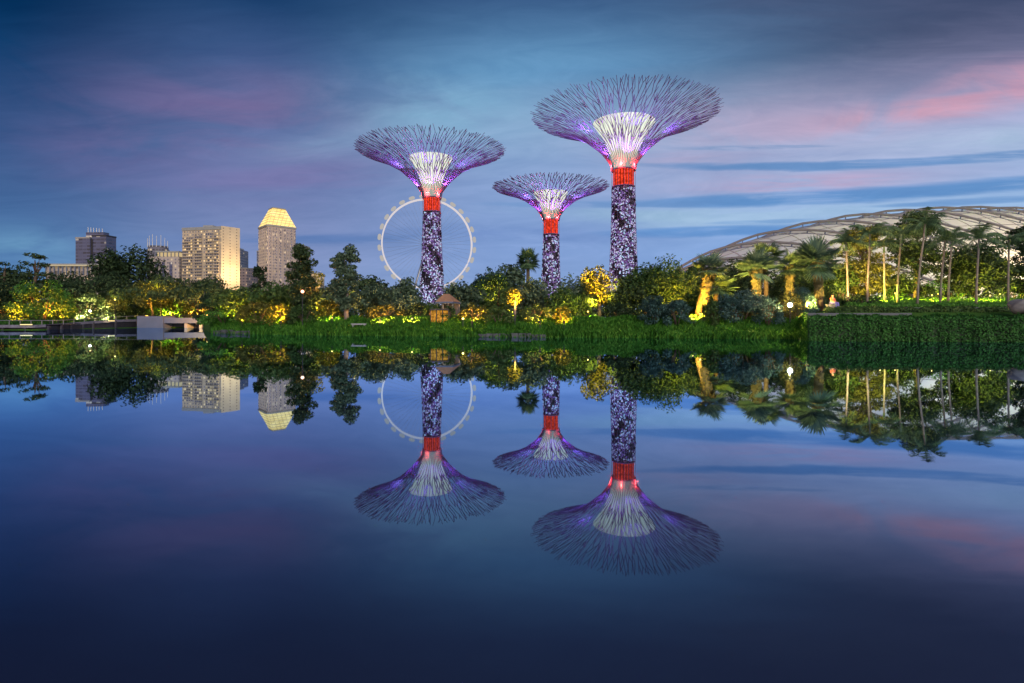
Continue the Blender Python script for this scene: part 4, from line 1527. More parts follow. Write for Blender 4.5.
# ------------------------------------------------------------------ pavilion, rock, person, bench
PD = 50.0
root = thing('pavilion', 'small lit pavilion with a sloping terracotta roof at the foot of the wheel supertree', 'pavilion', (XX(446, PD), PD, gz(446, PD)), R_(-8))
kk = PD / F
zb = root.location.z
ez, rz_ = zat(302, PD) - zb, zat(294, PD) - zb
M['terra'] = mat_plain('terra', (.36, .20, .12), .8, 0, .2, 3)
MB().prism([(-7 * kk, -1.3), (11 * kk, -1.3), (11 * kk, 1.5), (-7 * kk, 1.5)], ez, rz_, [(-2 * kk, -.15), (3 * kk, -.15), (3 * kk, .3), (-2 * kk, .3)]).build('roof', M['terra'], root)
MB().box(-7.1 * kk, 11.1 * kk, -1.38, 1.55, ez - .14, ez - .01).build('fascia', M['white'], root)
for x in (-6, 0, 5.5, 10):
    MB().box(x * kk - .06, x * kk + .06, -1.15, -1.03, -.1, ez - .15).build('post', M['bark_pale'], root)
    MB().box(x * kk - .06, x * kk + .06, 1.2, 1.32, -.1, ez - .15).build('post', M['bark_pale'], root)
MB().box(-6 * kk, 10 * kk, 1.0, 1.15, 0, ez - .15).build('back_wall', M['dark_timber'], root)
ld = bpy.data.lights.new('ceiling_lamp', 'POINT'); ld.energy = 40; ld.color = (1, .62, .25); ld.shadow_soft_size = 0
lo = bpy.data.objects.new('ceiling_lamp', ld); COL.objects.link(lo); lo.parent = root; lo.location = (2 * kk, -.3, ez - .45)

m, q = mat_new('panel_glow')
t = q.new('ShaderNodeTexCoord')
n_ = q.noise(t.outputs['Object'], 5.0, 3, .6)
e = q.new('ShaderNodeEmission')
e.inputs[0].default_value = (1, .45, .06, 1)
q.put(e.inputs[1], q.maprange(n_, .3, .75, .12, .95))
out(q, e.outputs[0])
M['panel_glow'] = m
root = thing('kiosk', 'low kiosk with three warm glowing panels just below the wheel supertree', 'kiosk', (XX(439, 46), 46, gz(439, 46)), 0)
kk = 46 / F
zb = root.location.z
for i, x in enumerate((-8, -2, 4)):
    MB().box((x) * kk, (x + 4.8) * kk, 0, .1, .05, zat(310.5, 46) - zb).build('glowing_panel', M['panel_glow'], root)
for x in (-8.6, -2.6, 3.4, 9.3):
    MB().box(x * kk, (x + .5) * kk, -.03, .4, -.1, zat(309.8, 46) - zb).build('post', M['dark_timber'], root)
MB().box(-9 * kk, 10.3 * kk, -.1, .6, zat(309.8, 46) - zb, zat(308.8, 46) - zb).build('roof', M['dark_timber'], root)

root = thing('garden_bench', 'low pale stone bench on the lawn beside the second slender tree', 'bench', (XX(359, 47), 47, gz(359, 47)), 0)
MB().box(-.62, .62, -.2, .2, .30, .42).build('seat', M['concrete'], root)
for x in (-.45, .45):
    MB().box(x - .08, x + .08, -.17, .17, -.1, .298).build('leg', M['concrete'], root)

# rounded pale boulder at the edge of the path
RD = 36.2
bm_ = MB()
nu, nv_ = 22, 12
for i in range(nv_ + 1):
    ph = math.pi * i / nv_
    for j in range(nu):
        th = 2 * math.pi * j / nu
        r = 1 + .10 * math.sin(3 * th + 1) * math.sin(2 * ph) + .07 * math.sin(5 * th + 2 * ph) + .05 * math.cos(4 * ph + th)
        bm_.v.append((.85 * r * math.sin(ph) * math.cos(th), .7 * r * math.sin(ph) * math.sin(th), .50 * r * math.cos(ph)))
for i in range(nv_):
    for j in range(nu):
        j2 = (j + 1) % nu
        bm_.f.append((i * nu + j, (i + 1) * nu + j, (i + 1) * nu + j2, i * nu + j2))
rk = bm_.build('boulder', mat_plain('boulder', (.20, .195, .20), .9, 0, .3, 2.5), None, True)
rk.location = (XX(1024, RD), RD, zat(306.5, RD) - .02)
tag(rk, 'smooth pale grey boulder beside the wall above the clipped hedge', 'boulder')


def skin_mesh(name, verts, edges, radii, mat, parent=None, sub=2):
    me = bpy.data.meshes.new(name)
    me.from_pydata(verts, edges, [])
    o = bpy.data.objects.new(name, me)
    COL.objects.link(o)
    md = o.modifiers.new('skin', 'SKIN')
    md.use_smooth_shade = True
    sk = me.skin_vertices[0].data if me.skin_vertices else None
    if sk is None:
        bpy.context.view_layer.objects.active = o
        sk = me.skin_vertices[0].data
    for i, r in enumerate(radii):
        sk[i].radius = (r, r) if not isinstance(r, tuple) else r
    sk[0].use_root = True
    s_ = o.modifiers.new('sub', 'SUBSURF')
    s_.levels = s_.render_levels = sub
    me.materials.append(mat)
    if parent is not None:
        o.parent = parent
    return o


# a person sitting on the hedge-side wall, knees towards the water (about ten pixels tall)
PDD = 46.0
pz = zat(304.6, PDD)
seat_r = thing('stone_bench', 'small dark stone block bench under the sitting person', 'bench', (XX(832.5, PDD), PDD + .06, gz(832, PDD)), 0)
sz_ = pz + .02 - gz(832, PDD)
MB().box(-.45, .45, -.22, .24, sz_ - .10, sz_).build('seat', M['concrete'], seat_r)
MB().box(-.40, .40, -.18, .20, -.2, sz_ - .101).build('base', M['concrete'], seat_r)
M['skin'] = mat_plain('skin', (.46, .27, .18), .6, 0, .05)
M['red_top'] = mat_plain('red_top', (.62, .16, .08), .8, 0, .1)
M['blue_cloth'] = mat_plain('blue_cloth', (.20, .20, .62), .8, 0, .1)
M['hair'] = mat_plain('hair', (.02, .015, .012), .6, 0, .1)
pr = thing('person', 'person in orange red top and blue trousers sitting by the palms', 'person', (XX(832.5, PDD), PDD, pz), R_(20))
body = skin_mesh('body', [(0, 0, .12), (0, .01, .34), (0, .0, .52), (0, -.01, .60), (0, -.03, .70), (0, -.04, .80),
                          (-.19, 0, .50), (-.24, -.06, .26), (-.16, -.28, .20), (.19, 0, .50), (.24, -.06, .26), (.16, -.28, .20),
                          (-.10, -.02, .10), (-.12, -.42, .13), (-.12, -.46, -.28), (-.12, -.60, -.33), (.10, -.02, .10), (.12, -.42, .13), (.12, -.46, -.28), (.12, -.60, -.33),
                          (-.13, -.36, .18), (.13, -.36, .18)],
                 [(0, 1), (1, 2), (2, 3), (3, 4), (4, 5), (2, 6), (6, 7), (7, 8), (8, 20), (2, 9), (9, 10), (10, 11), (11, 21), (0, 12), (12, 13), (13, 14), (14, 15), (0, 16), (16, 17), (17, 18), (18, 19)],
                 [.13, .13, .12, .055, .085, .075, .06, .045, .035, .06, .045, .035, .09, .065, .045, .035, .09, .065, .045, .035, .03, .03], M['skin'], pr)
skin_mesh('shirt', [(0, 0, .14), (0, .01, .34), (0, .0, .52), (-.19, 0, .50), (-.235, -.05, .30), (.19, 0, .50), (.235, -.05, .30)],
          [(0, 1), (1, 2), (2, 3), (3, 4), (2, 5), (5, 6)], [.15, .15, .135, .075, .06, .075, .06], M['red_top'], pr)
skin_mesh('trousers', [(0, 0, .11), (-.10, -.02, .10), (-.12, -.42, .13), (-.12, -.455, -.24), (.10, -.02, .10), (.12, -.42, .13), (.12, -.455, -.24)],
          [(0, 1), (1, 2), (2, 3), (0, 4), (4, 5), (5, 6)], [.15, .105, .08, .06, .105, .08, .06], M['blue_cloth'], pr)
skin_mesh('hair', [(0, .0, .72), (0, -.01, .80), (0, -.03, .83)], [(0, 1), (1, 2)], [.085, .09, .07], M['hair'], pr, 1)

# ------------------------------------------------------------------ trees and shrubs, from the boardwalk to the palms
T_, Sh = leaf_tree, shrub
# beyond the boardwalk
T_('layered_tree', 'sparse flat layered tree poking above the dark wood, dark against the sky', 'tree', 'layered', 36, 34, 254, 80, 'leaf_dark', .55, cover=1.5)
T_('layered_tree', 'small sparse layered tree above the dark wood at the photo edge', 'tree', 'layered', 4, 22, 262, 80, 'leaf_dark', .6, cover=1.5)
T_('rain_tree', 'broad dark rain tree spreading behind the round bright green mound', 'tree', 'umbrella', 10, 120, 268, 84, 'leaf_dark', .22)
T_('rain_tree', 'broad dark rain tree below the low cream hotel building', 'tree', 'umbrella', 92, 112, 275, 82, 'leaf_dark', .24)
T_('broadleaf_tree', 'dark round headed tree standing before the dark twin tower', 'tree', 'round', 112, 34, 251, 92, 'leaf_dark', .3)
T_('feathery_tree', 'dark feathery tree in front of the mast ringed tower', 'tree', 'round', 141, 40, 249, 92, 'leaf_dark', .25, cover=1.7)
T_('rain_tree', 'dark dome shaped rain tree below the tall cream apartment slab', 'tree', 'umbrella', 192, 118, 277, 78, 'leaf_dark', .34)
T_('rain_tree', 'rain tree with yellow lit leaves above the white weir', 'tree', 'umbrella', 150, 62, 280, 74, 'leaf_olive', .30)
T_('broadleaf_tree', 'dark tree filling the shade between mound and round glowing globe', 'tree', 'round', 74, 44, 284, 74, 'leaf_dark', .15)
T_('broadleaf_tree', 'dark tree at the photo edge beside the bright green mound', 'tree', 'round', -6, 50, 280, 66, 'leaf_dark', .1)
Sh('rounded bright green weeping mound by the boardwalk with orange light inside', 42, 54, 281, 63, 'leaf_bright', 'weeping_shrub')
Sh('dark bush low at the photo edge behind the boardwalk', 2, 40, 302, 64, 'leaf_mid')
Sh('dark green bush behind the glowing globe near the boardwalk', 86, 46, 293, 70, 'leaf_mid')
Sh('green bush between the glowing globe and the white weir', 117, 44, 300, 77, 'leaf_mid')
Sh('lime lit bush behind the white weir end block', 168, 44, 296, 82, 'leaf_bright')
Sh('warm lit bush behind the weir deck railing', 198, 38, 298, 82, 'leaf_olive')
Sh('low dark bush under the dome shaped rain tree', 138, 32, 303, 80, 'leaf_dark')
Sh('flat green bush spilling to the water next to the weir deck', 224, 44, 306, 50, 'leaf_bright')
Sh('dark bush beneath the bright green mound at the boardwalk', 62, 40, 304, 71, 'leaf_dark')
Sh('dark bush filling the shade left of the deck lamp near the weir', 100, 44, 306, 74, 'leaf_dark')
Sh('dark bush beneath the sparse layered tree', 18, 50, 296, 80, 'leaf_mid')
Sh('broad dark bush between boardwalk wood and white weir', 122, 50, 292, 84, 'leaf_dark')
Sh('broad olive bush under the broad dark rain tree', 80, 60, 290, 84, 'leaf_olive')
Sh('broad dark bush behind the weir deck', 186, 50, 292, 88, 'leaf_mid')
Sh('dark bush between weir deck and loose mid green tree', 216, 40, 294, 70, 'leaf_dark')
Sh('dark bush behind the loose mid green tree', 248, 46, 292, 66, 'leaf_dark')
# weir to the first supertree
T_('broadleaf_tree', 'pyramid shaped dark tree in front of the blue gap beside the gold topped tower', 'tree', 'cone', 260, 30, 267, 70, 'leaf_dark', .15)
T_('broadleaf_tree', 'mid green loose tree at the water side beside the pyramid shaped dark tree', 'tree', 'round', 237, 50, 288, 52, 'leaf_mid', .12)
T_('broadleaf_tree', 'green spreading tree below the gold topped tower', 'tree', 'round', 278, 46, 283, 56, 'leaf_mid', .15)
T_('slender_tree', 'tall slender ragged tree in front of the small golden building', 'tree', 'slender', 302, 29, 246, 50, 'leaf_dark', .14, 297, 'bark_pale', cover=8.0, leafpx=2.3)
T_('slender_tree', 'tall slender ragged tree standing alone halfway between gold tower and wheel', 'tree', 'slender', 345, 29, 247, 49, 'leaf_grey', .18, 347, 'bark_pale', cover=8.0, leafpx=2.3)
T_('slender_tree', 'thin yellow lit tree just behind the first slender tree', 'tree', 'slender', 315, 18, 271, 56, 'leaf_yellow', .3, None, 'bark_pale', cover=1.6)
T_('broadleaf_tree', 'grey green low tree between the two slender trees', 'tree', 'round', 322, 38, 289, 56, 'leaf_grey', .15)
T_('broadleaf_tree', 'dark low tree hugging the foot of the second slender tree', 'tree', 'round', 333, 28, 282, 64, 'leaf_dark', .2)
T_('broadleaf_tree', 'grey green dome shaped tree under the rim of the observation wheel', 'tree', 'round', 374, 52, 284, 54, 'leaf_grey', .22)
T_('broadleaf_tree', 'bluish tree top where the wheel rim meets the trees, next to the second slender tree', 'tree', 'round', 370, 40, 278, 80, 'leaf_dark', .2)
T_('broadleaf_tree', 'bluish bushy tree against the foot of the wheel supertree', 'tree', 'round', 402, 40, 279, 72, 'leaf_grey', .15)
T_('broadleaf_tree', 'small grey green tree in front of the wheel supertree foot', 'tree', 'round', 404, 36, 296, 52, 'leaf_grey', .2)
Sh('bush with warm light beneath it, near the low stone bench', 384, 44, 305, 50, 'leaf_olive')
Sh('dark shrub at the very foot of the wheel supertree', 420, 30, 303, 50, 'leaf_dark')
Sh('yellow lit bush between the slender trees', 330, 26, 300, 52, 'leaf_yellow')
Sh('yellow lit bush at the water side below the gold topped tower', 283, 24, 304, 47, 'leaf_yellow')
Sh('green bush at the foot of the first slender tree', 304, 30, 304, 46, 'leaf_mid')
Sh('olive bush beneath the green spreading tree', 258, 40, 302, 47, 'leaf_olive')
Sh('dark low bush between the glowing kiosk and the terracotta pavilion', 449, 18, 306, 46.5, 'leaf_mid')
Sh('leafy shrub hugging the pavilion on the wheel side', 432, 18, 303, 48.5, 'leaf_mid')
# first to second supertree
T_('broadleaf_tree', 'grey green dome shaped tree overhanging the terracotta pavilion', 'tree', 'round', 462, 44, 283, 56, 'leaf_grey', .18)
T_('broadleaf_tree', 'bluish tree beyond the pavilion near the wheel rim', 'tree', 'round', 486, 34, 271, 84, 'leaf_blue', .2)
T_('broadleaf_tree', 'tall bluish tree beside the lone fan palm', 'tree', 'round', 506, 36, 266, 88, 'leaf_grey', .2)
T_('broadleaf_tree', 'mid green tree with a few yellow lit leaves near the lone fan palm', 'tree', 'round', 490, 38, 275, 64, 'leaf_mid', .15)
T_('broadleaf_tree', 'dense dark green tree beside the small yellow lollipop tree', 'tree', 'slender', 498, 26, 287, 50, 'leaf_mid', .05)
T_('lollipop_tree', 'small round yellow lit lollipop tree below the lone fan palm', 'tree', 'round', 515, 14, 288, 46, 'leaf_yellow', .45, None, 'bark_pale')
T_('broadleaf_tree', 'grey green loose tree between lollipop tree and smallest supertree', 'tree', 'round', 532, 40, 280, 52, 'leaf_grey', .15)
T_('broadleaf_tree', 'dark green tree in front of the smallest supertree foot', 'tree', 'round', 562, 36, 289, 49, 'leaf_mid', .12)
T_('broadleaf_tree', 'grey leafy tree just past the smallest supertree trunk', 'tree', 'round', 568, 26, 274, 70, 'leaf_grey', .25, cover=1.4)
T_('broadleaf_tree', 'dark purple brown tree behind the golden lit tree', 'tree', 'round', 585, 32, 275, 76, 'leaf_dark', .2)
T_('golden_tree', 'golden floodlit tree at the foot of the tallest supertree', 'tree', 'round', 598, 32, 266, 52, 'leaf_yellow', .32, 601, 'bark_pale', cover=2.0)
T_('broadleaf_tree', 'low green tree under the golden lit tree', 'tree', 'round', 582, 30, 294, 50, 'leaf_mid', .15)
Sh('grey green shrub row end beside the terracotta pavilion', 476, 36, 303, 46, 'leaf_olive')
Sh('pale green shrub on the bank under the dense dark tree', 498, 36, 307, 45, 'leaf_mid')
Sh('green shrub on the bank beneath the loose grey tree', 536, 34, 304, 45, 'leaf_mid')
Sh('yellow lit shrub on the bank past the smallest supertree', 563, 20, 306, 44, 'leaf_yellow')
Sh('low dark shrub beside the golden lit tree trunk', 618, 30, 303, 46, 'leaf_dark')
T_('fan_leaf_tree', 'bare trunked thin tree in the gap under the golden lit tree', 'tree', 'round', 607, 22, 289, 60, 'leaf_mid', .4)
# tallest supertree to the fan palms
T_('broadleaf_tree', 'large dark green round tree beside the tallest supertree trunk', 'tree', 'round', 648, 66, 260, 52, 'leaf_mid', .08)
T_('broadleaf_tree', 'dark tree overlapping the foot of the tallest supertree', 'tree', 'round', 627, 34, 279, 50, 'leaf_dark', .12)
T_('broadleaf_tree', 'smaller green tree between the large round tree and the leaning lit palm', 'tree', 'round', 676, 34, 271, 54, 'leaf_mid', .15)
T_('broadleaf_tree', 'dark tree filling the gap behind the leaning lit palm', 'tree', 'round', 722, 50, 274, 62, 'leaf_dark', .1)
T_('broadleaf_tree', 'dark tree filling the gap under the bushy paired fan palm', 'tree', 'round', 780, 44, 272, 62, 'leaf_dark', .1)
T_('broadleaf_tree', 'dense dark tree right behind the leaning lit palm crown', 'tree', 'round', 697, 36, 267, 60, 'leaf_mid', .08, cover=5)
T_('broadleaf_tree', 'dense dark tree between leaning palm and blue green palm crowns', 'tree', 'round', 738, 42, 262, 63, 'leaf_dark', .08, cover=5)
T_('broadleaf_tree', 'dense dark tree between the yellowish and the large blue green palm crowns', 'tree', 'round', 800, 46, 256, 62, 'leaf_mid', .08, cover=5)
Sh('blue green rounded shrub below the large dark round tree', 655, 34, 296, 43, 'leaf_blue')
Sh('blue green shrub next to the leaning lit palm trunk', 677, 30, 300, 42, 'leaf_blue')
Sh('wide blue green shrub between leaning palm and bright globe', 742, 54, 291, 42, 'leaf_blue')
Sh('dark blue green shrub beside the bright garden globe', 768, 30, 297, 41, 'leaf_blue')
Sh('blue green shrub above the bright garden globe', 801, 32, 288, 45, 'leaf_blue')
Sh('dark bush just behind the straw coloured grass', 716, 30, 301, 42, 'leaf_mid')
T_('broadleaf_tree', 'dark tree closing the gap behind the sitting person', 'tree', 'round', 832, 30, 262, 62, 'leaf_dark', .05, cover=5)
Sh('dark bush just behind the sitting person', 834, 26, 285, 52, 'leaf_mid')
Sh('dark purple groundcover mound beside the sitting person', 816, 26, 297, 49, 'leaf_dark')

FG = 'fan palms on the bank'
fan_palm('lone fan palm standing clear against the sky beside the smallest supertree', 528, 27, 246, 62, 273, None, 'palm_green', bark='bark', nf=44, group=FG, rtr=.20, emin=-.92)
fan_palm('fan palm with a leaning golden lit trunk at the water side', 710, 40, 250, 45, 284, 697, 'palm_blue', nf=30, group=FG, rtr=.22, skirt=.35)
fan_palm('lower green fan palm crown half hiding the leaning lit trunk', 716, 44, 272, 47, 300, None, 'palm_green', nf=24, group=FG)
fan_palm('fan palm with blue green crown before the dome ribs, golden lit underneath', 757, 46, 247, 46, 287, None, 'palm_blue', nf=30, group=FG, rtr=.20, skirt=.4)
fan_palm('yellowish fan palm crown rising behind the blue green one', 766, 40, 238, 52, 268, None, 'palm_green', nf=24, group=FG)
fan_palm('yellow lit fan palm between two blue green crowns', 790, 34, 248, 50, 282, None, 'palm_green', nf=24, group=FG, rtr=.18, skirt=.3)
fan_palm('large blue green fan palm with warm lit trunk nearest the sitting person', 817, 50, 236, 47, 284, 821, 'palm_blue', nf=34, group=FG, rtr=.20, skirt=.3)

# palm lawn in front of the conservatory
T_('broadleaf_tree', 'olive tree lit warm from below between two thin palm trunks', 'tree', 'slender', 866, 52, 228, 60, 'leaf_olive', .10, cover=5.0)
T_('broadleaf_tree', 'tall dark bushy tree behind the tallest curved palm trunk', 'tree', 'slender', 917, 46, 214, 60, 'leaf_dark', .06, cover=5.5)
T_('broadleaf_tree', 'round dark tree behind a straight pale palm trunk near the photo edge', 'tree', 'round', 977, 60, 244, 57, 'leaf_dark', .12, cover=5.0)
T_('broadleaf_tree', 'dark tree cut off by the photo edge above the boulder', 'tree', 'slender', 1028, 36, 226, 58, 'leaf_dark', .10, cover=5.0)
T_('broadleaf_tree', 'small green tree in the gap between olive tree and dark bushy tree', 'tree', 'round', 892, 28, 272, 66, 'leaf_mid', .15)
T_('broadleaf_tree', 'dark small tree between the blue green fan palm and the thin palm trunks', 'tree', 'round', 842, 26, 258, 60, 'leaf_mid', .15)
Sh('yellow lit bush in the gap beside the tall dark bushy tree', 944, 44, 280, 68, 'leaf_bright')
Sh('yellow lit bush in the gap beside the round dark tree', 1006, 38, 276, 68, 'leaf_bright')
Sh('low yellow lit bush between thin palm trunks', 893, 30, 287, 64, 'leaf_bright')
Sh('dark shrub in the shade behind the straight thin palm trunk', 958, 40, 284, 66, 'leaf_dark')
Sh('dark shrub behind the curved palm trunk', 915, 44, 280, 68, 'leaf_mid')
Sh('dark shrub under the olive tree beside the golden palm trunk', 850, 40, 276, 66, 'leaf_mid')
Sh('green shrub behind the outermost feather palm', 1018, 40, 280, 66, 'leaf_mid')
Sh('loose olive shrub right around the very bright lit globe', 789, 26, 294, 42, 'leaf_olive')
Sh('dark flower bed mound under the olive tree', 862, 34, 295, 51, 'leaf_dark')
feather_palm('feather palm with a golden lit trunk beside the olive tree', 846, 231, 51, 848, 24, 'palm_green')
feather_palm('feather palm rising in front of the olive tree', 870, 222, 50, 867, 26, 'palm_green')
feather_palm('slender feather palm just behind the olive tree edge', 884, 236, 55, 884.5, 20, 'palm_green')
feather_palm('thin feather palm in front of the pale gap in the dome', 901, 224, 54, 897, 22, 'palm_green')
feather_palm('tallest feather palm with a long curved pale trunk', 925, 210, 49, 917, 30, 'palm_green')
feather_palm('slightly leaning feather palm past the tall dark bushy tree', 945, 230, 51, 940, 22, 'palm_green')
feather_palm('upright feather palm paired close with the slightly leaning one', 952, 229, 53, 948, 20, 'palm_green')
feather_palm('straight feather palm in front of the round dark tree', 979, 226, 48, 976, 27, 'palm_green')
feather_palm('outermost feather palm by the photo edge above the boulder', 1009, 227, 50, 1008, 27, 'palm_green')

# the far wood behind the garden, one mass
cl = []
for p in np.arange(-330, 850, 9):
    for Dw in (112.0, 128.0):
        tp_ = 301 + 3.5 * math.sin(p * .045) + 3 * math.sin(p * .013 + 2) + rng.uniform(-3, 3)
        hh = zat(tp_, Dw) - 1.0
        cl.append((XX(p, Dw), Dw + rng.uniform(-5, 5), 1.0 + hh * .52, 1.8, 1.8, hh * .5))
tag(quads_obj('treeline', clump_leaves(cl, 30000, .75), M['leaf_dark']), 'far dark wood behind the garden trees', 'trees', None, 'stuff')

# ------------------------------------------------------------------ lamps
WARM, YEL, ORA, LIME = (1.0, .44, .10), (1.0, .52, .045), (1.0, .24, .03), (1.0, .70, .08)


def uplight(label, px, D, tpx, tpy, tD, energy, color=YEL, angle=75, dz=0.0):
    """a small ground spotlight aimed at a point of the plants behind it"""
    D = depth(px, D, 1.5)
    tD = max(depth(tpx, tD, 3.0), D + 1.5)
    zb = gz(px, D) + dz
    root = thing('garden_spotlight', label, 'spotlight', (XX(px, D), D, zb), 0, 'garden spotlights under the plants')
    tgt = Vector((XX(tpx, tD), tD, zat(tpy, tD))) - Vector((XX(px, D), D, zb))
    dv = tgt.normalized()
    MB().path([(0, 0, -.1), (0, 0, .70)], [.025, .025], 6).build('stake', M['dark_metal'], root)
    h0 = Vector((0, 0, .72))
    MB().path([tuple(h0 - dv * .08), tuple(h0 + dv * .12)], [.06, .09], 10, False).build('housing', M['dark_metal'], root)
    a = h0 + dv * .10
    MB().path([tuple(a), tuple(a + dv * .01)], [.08, .08], 10).build('lens', M['yellow_lamp'], root)
    spot_at('bulb', root, tuple(h0 + dv * .16), tuple(tgt), energy * (10 if color == LIME else 20), color, angle, .06)
    return root


def globe(label, px, py, D, r, energy, color, mat):
    D = depth(px, D, 2.0)
    z = zat(py, D)
    zb = gz(px, D)
    root = thing('garden_globe_lamp', label, 'lamp', (XX(px, D), D, zb), 0, 'lit garden globes')
    MB().path([(0, 0, -.1), (0, 0, max(.05, z - zb - r * .8))], [.035, .03], 8).build('post', M['dark_metal'], root)
    prof = [(max(.001, r * math.sin(math.pi * i / 10)), -r * math.cos(math.pi * i / 10)) for i in range(11)]
    MB().lathe(prof, 16, (0, 0, z - zb)).build('globe', mat, root, True)
    ld = bpy.data.lights.new('bulb', 'POINT')
    ld.energy, ld.color, ld.shadow_soft_size = energy * 2, color, 0.0
    lo = bpy.data.objects.new('bulb', ld)
    COL.objects.link(lo)
    lo.parent = root
    lo.location = (0, -r * .2, z - zb + r * 1.3)
    return root


def boardlamp(label, px, D, z, energy):
    root = thing('deck_lamp', label, 'lamp', (XX(px, D), D, z), 0, 'flat lamps on the boardwalk edge')
    MB().box(-.75, .75, -.08, .0, -.05, .10).build('housing', M['dark_metal'], root)
    MB().box(-.70, .70, -.13, -.083, -.02, .08).build('diffuser', mat_emit('deck_lamp_glow', (1, .78, .34), 1.6), root)
    ld = bpy.data.lights.new('bulb', 'POINT'); ld.energy = energy; ld.color = (1, .72, .3); ld.shadow_soft_size = 0
    lo = bpy.data.objects.new('bulb', ld); COL.objects.link(lo); lo.parent = root; lo.location = (0, -.35, .25)
    return root


boardlamp('long flat lit lamp on the boardwalk edge below the bright green mound', 27, float(shore(27)) - .05, .60, 25)
boardlamp('long flat lit lamp on the boardwalk edge near the white weir', 110, float(shore(110)) - .05, .98, 25)
globe('round lit garden globe behind the boardwalk', 90, 311, 66, .15, 160, WARM, M['pale_lamp'])
globe('small greenish lit globe in the bushes behind the boardwalk', 115, 299.5, 68, .09, 70, LIME, M['yellow_lamp'])
globe('lit globe hanging in the rain tree above the white weir', 161, 296, 72, .11, 160, LIME, M['pale_lamp'])
globe('pinkish lit globe beside the first slender tree', 302.5, 291.5, 47, .14, 90, ORA, mat_emit('pink_lamp', (1, .55, .34), 3.0))
globe('small lit globe high behind the second slender tree', 354.5, 286, 58, .09, 60, YEL, M['yellow_lamp'])
globe('very bright lit globe in the shrubs beside the grey wall end', 790, 305, 40.2, .17, 420, (1, .62, .26), M['pale_lamp'])
globe('lit globe on the lawn edge below the terracotta pavilion', 463, 318.6, 41.5, .08, 70, YEL, M['yellow_lamp'])

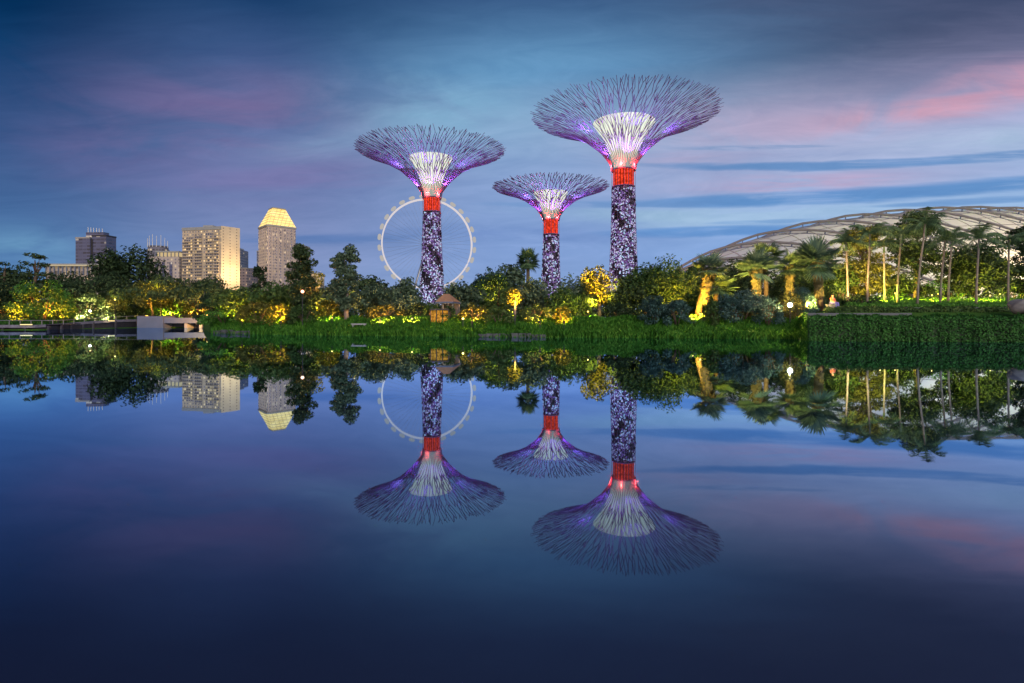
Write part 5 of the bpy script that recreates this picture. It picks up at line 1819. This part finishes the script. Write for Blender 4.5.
UL = [
    ('spotlight inside the bright green mound throwing orange light low', 22, 61.5, 18, 308, 62.6, 260, ORA, 95),
    ('spotlight on the mound side facing the glowing globe', 58, 61.8, 57, 305, 63.5, 240, ORA, 100),
    ('spotlight aimed high into the bright green mound', 50, 60.9, 47, 294, 62.0, 200, ORA, 70),
    ('spotlight in the dark wood behind the glowing globe', 80, 67, 83, 292, 72, 330, (1, .7, .5), 90),
    ('spotlight under the rain tree at the boardwalk end', 104, 70, 106, 296, 77, 300, (1, .66, .4), 90),
    ('spotlight washing the trunk above the weir end block', 150, 70.5, 150, 300, 74, 420, YEL, 80),
    ('spotlight aimed at the rain tree leaves above the weir', 158, 68.5, 155, 283, 73, 900, YEL, 60),
    ('spotlight behind the weir on the lime lit bush', 172, 78.9, 170, 306, 82, 380, LIME, 100),
    ('spotlight behind the weir railing on the warm lit bush', 196, 79.2, 198, 306, 82, 420, WARM, 100),
    ('spotlight further along the weir under the dome shaped rain tree', 207, 76.5, 205, 300, 80, 320, WARM, 90),
    ('spotlight on the trunk of the loose mid green tree', 242, 46.5, 240, 308, 50.5, 240, YEL, 80),
    ('spotlight on the yellow bush below the gold topped tower', 281, 44.0, 282, 311, 46.6, 150, YEL, 85),
    ('spotlight at the foot of the thin yellow lit tree', 312, 50.5, 314, 290, 55, 420, YEL, 70),
    ('spotlight on the yellow bush between the slender trees', 332, 48.2, 331, 310, 51.3, 150, LIME, 90),
    ('spotlight under the bush beside the low stone bench', 380, 46.4, 382, 312, 49.2, 60, WARM, 110),
    ('spotlight washing the wheel supertree shrubs', 412, 46, 410, 312, 51, 60, WARM, 110),
    ('spotlight beside the pavilion under the overhanging tree', 472, 42.6, 474, 306, 45, 130, WARM, 90),
    ('spotlight on the tree near the lone fan palm', 492, 58, 489, 279, 63, 500, YEL, 45),
    ('spotlight under the yellow lollipop tree', 515, 43.6, 515, 294, 45.6, 420, YEL, 60),
    ('spotlight on the yellow shrub past the smallest supertree', 564, 41.4, 563, 312, 43.6, 70, YEL, 90),
    ('spotlight below the loose grey tree on the bank', 540, 42.6, 537, 305, 45, 60, WARM, 90),
    ('spotlight sending gold light into the golden tree', 598, 47, 597, 281, 51, 1350, YEL, 60),
    ('spotlight low on the lawn at the golden tree', 588, 45, 600, 316, 51, 45, LIME, 120),
    ('spotlight in the large dark round tree', 672, 48.5, 671, 290, 53, 200, YEL, 60),
    ('spotlight washing the leaning palm trunk gold', 693, 41.5, 702, 302, 45, 330, YEL, 75),
    ('spotlight at the very foot of the leaning palm', 700, 42.5, 698, 316, 44.6, 130, YEL, 110),
    ('spotlight under the blue green fan palm before the dome', 744, 43.8, 752, 284, 46, 200, (1, .62, .12), 75),
    ('spotlight under the yellow lit fan palm', 778, 46, 779, 279, 50, 260, (1, .62, .14), 60),
    ('spotlight on the warm trunk nearest the sitting person', 808, 43.6, 816, 284, 47, 300, (1, .62, .14), 70),
    ('spotlight on the golden palm trunk beside the olive tree', 848, 48.4, 848, 280, 51, 210, (1, .6, .16), 70),
    ('spotlight sending warm light up into the olive tree', 860, 53, 858, 262, 59, 430, (1, .64, .14), 70),
    ('spotlight behind the thin palm trunks on the low bush', 895, 58, 893, 292, 63, 420, LIME, 110),
    ('spotlight on the yellow bush beside the tall dark bushy tree', 938, 61, 940, 287, 67, 900, LIME, 110),
    ('spotlight on the yellow bush beside the round dark tree', 1000, 61, 1003, 285, 67, 900, LIME, 110),
    ('spotlight grazing the upper lawn between the first thin palm trunks', 880, 53.5, 884, 299, 57, 200, LIME, 130),
    ('spotlight grazing the upper lawn by the curved palm trunk', 932, 53.5, 935, 299, 57, 220, LIME, 130),
    ('spotlight grazing the middle lawn under the golden tree', 570, 45.5, 585, 320, 50, 90, LIME, 130),
    ('spotlight grazing the upper lawn near the photo edge', 990, 52.5, 985, 299, 56, 240, LIME, 140),
]
for u in UL:
    uplight(*u)
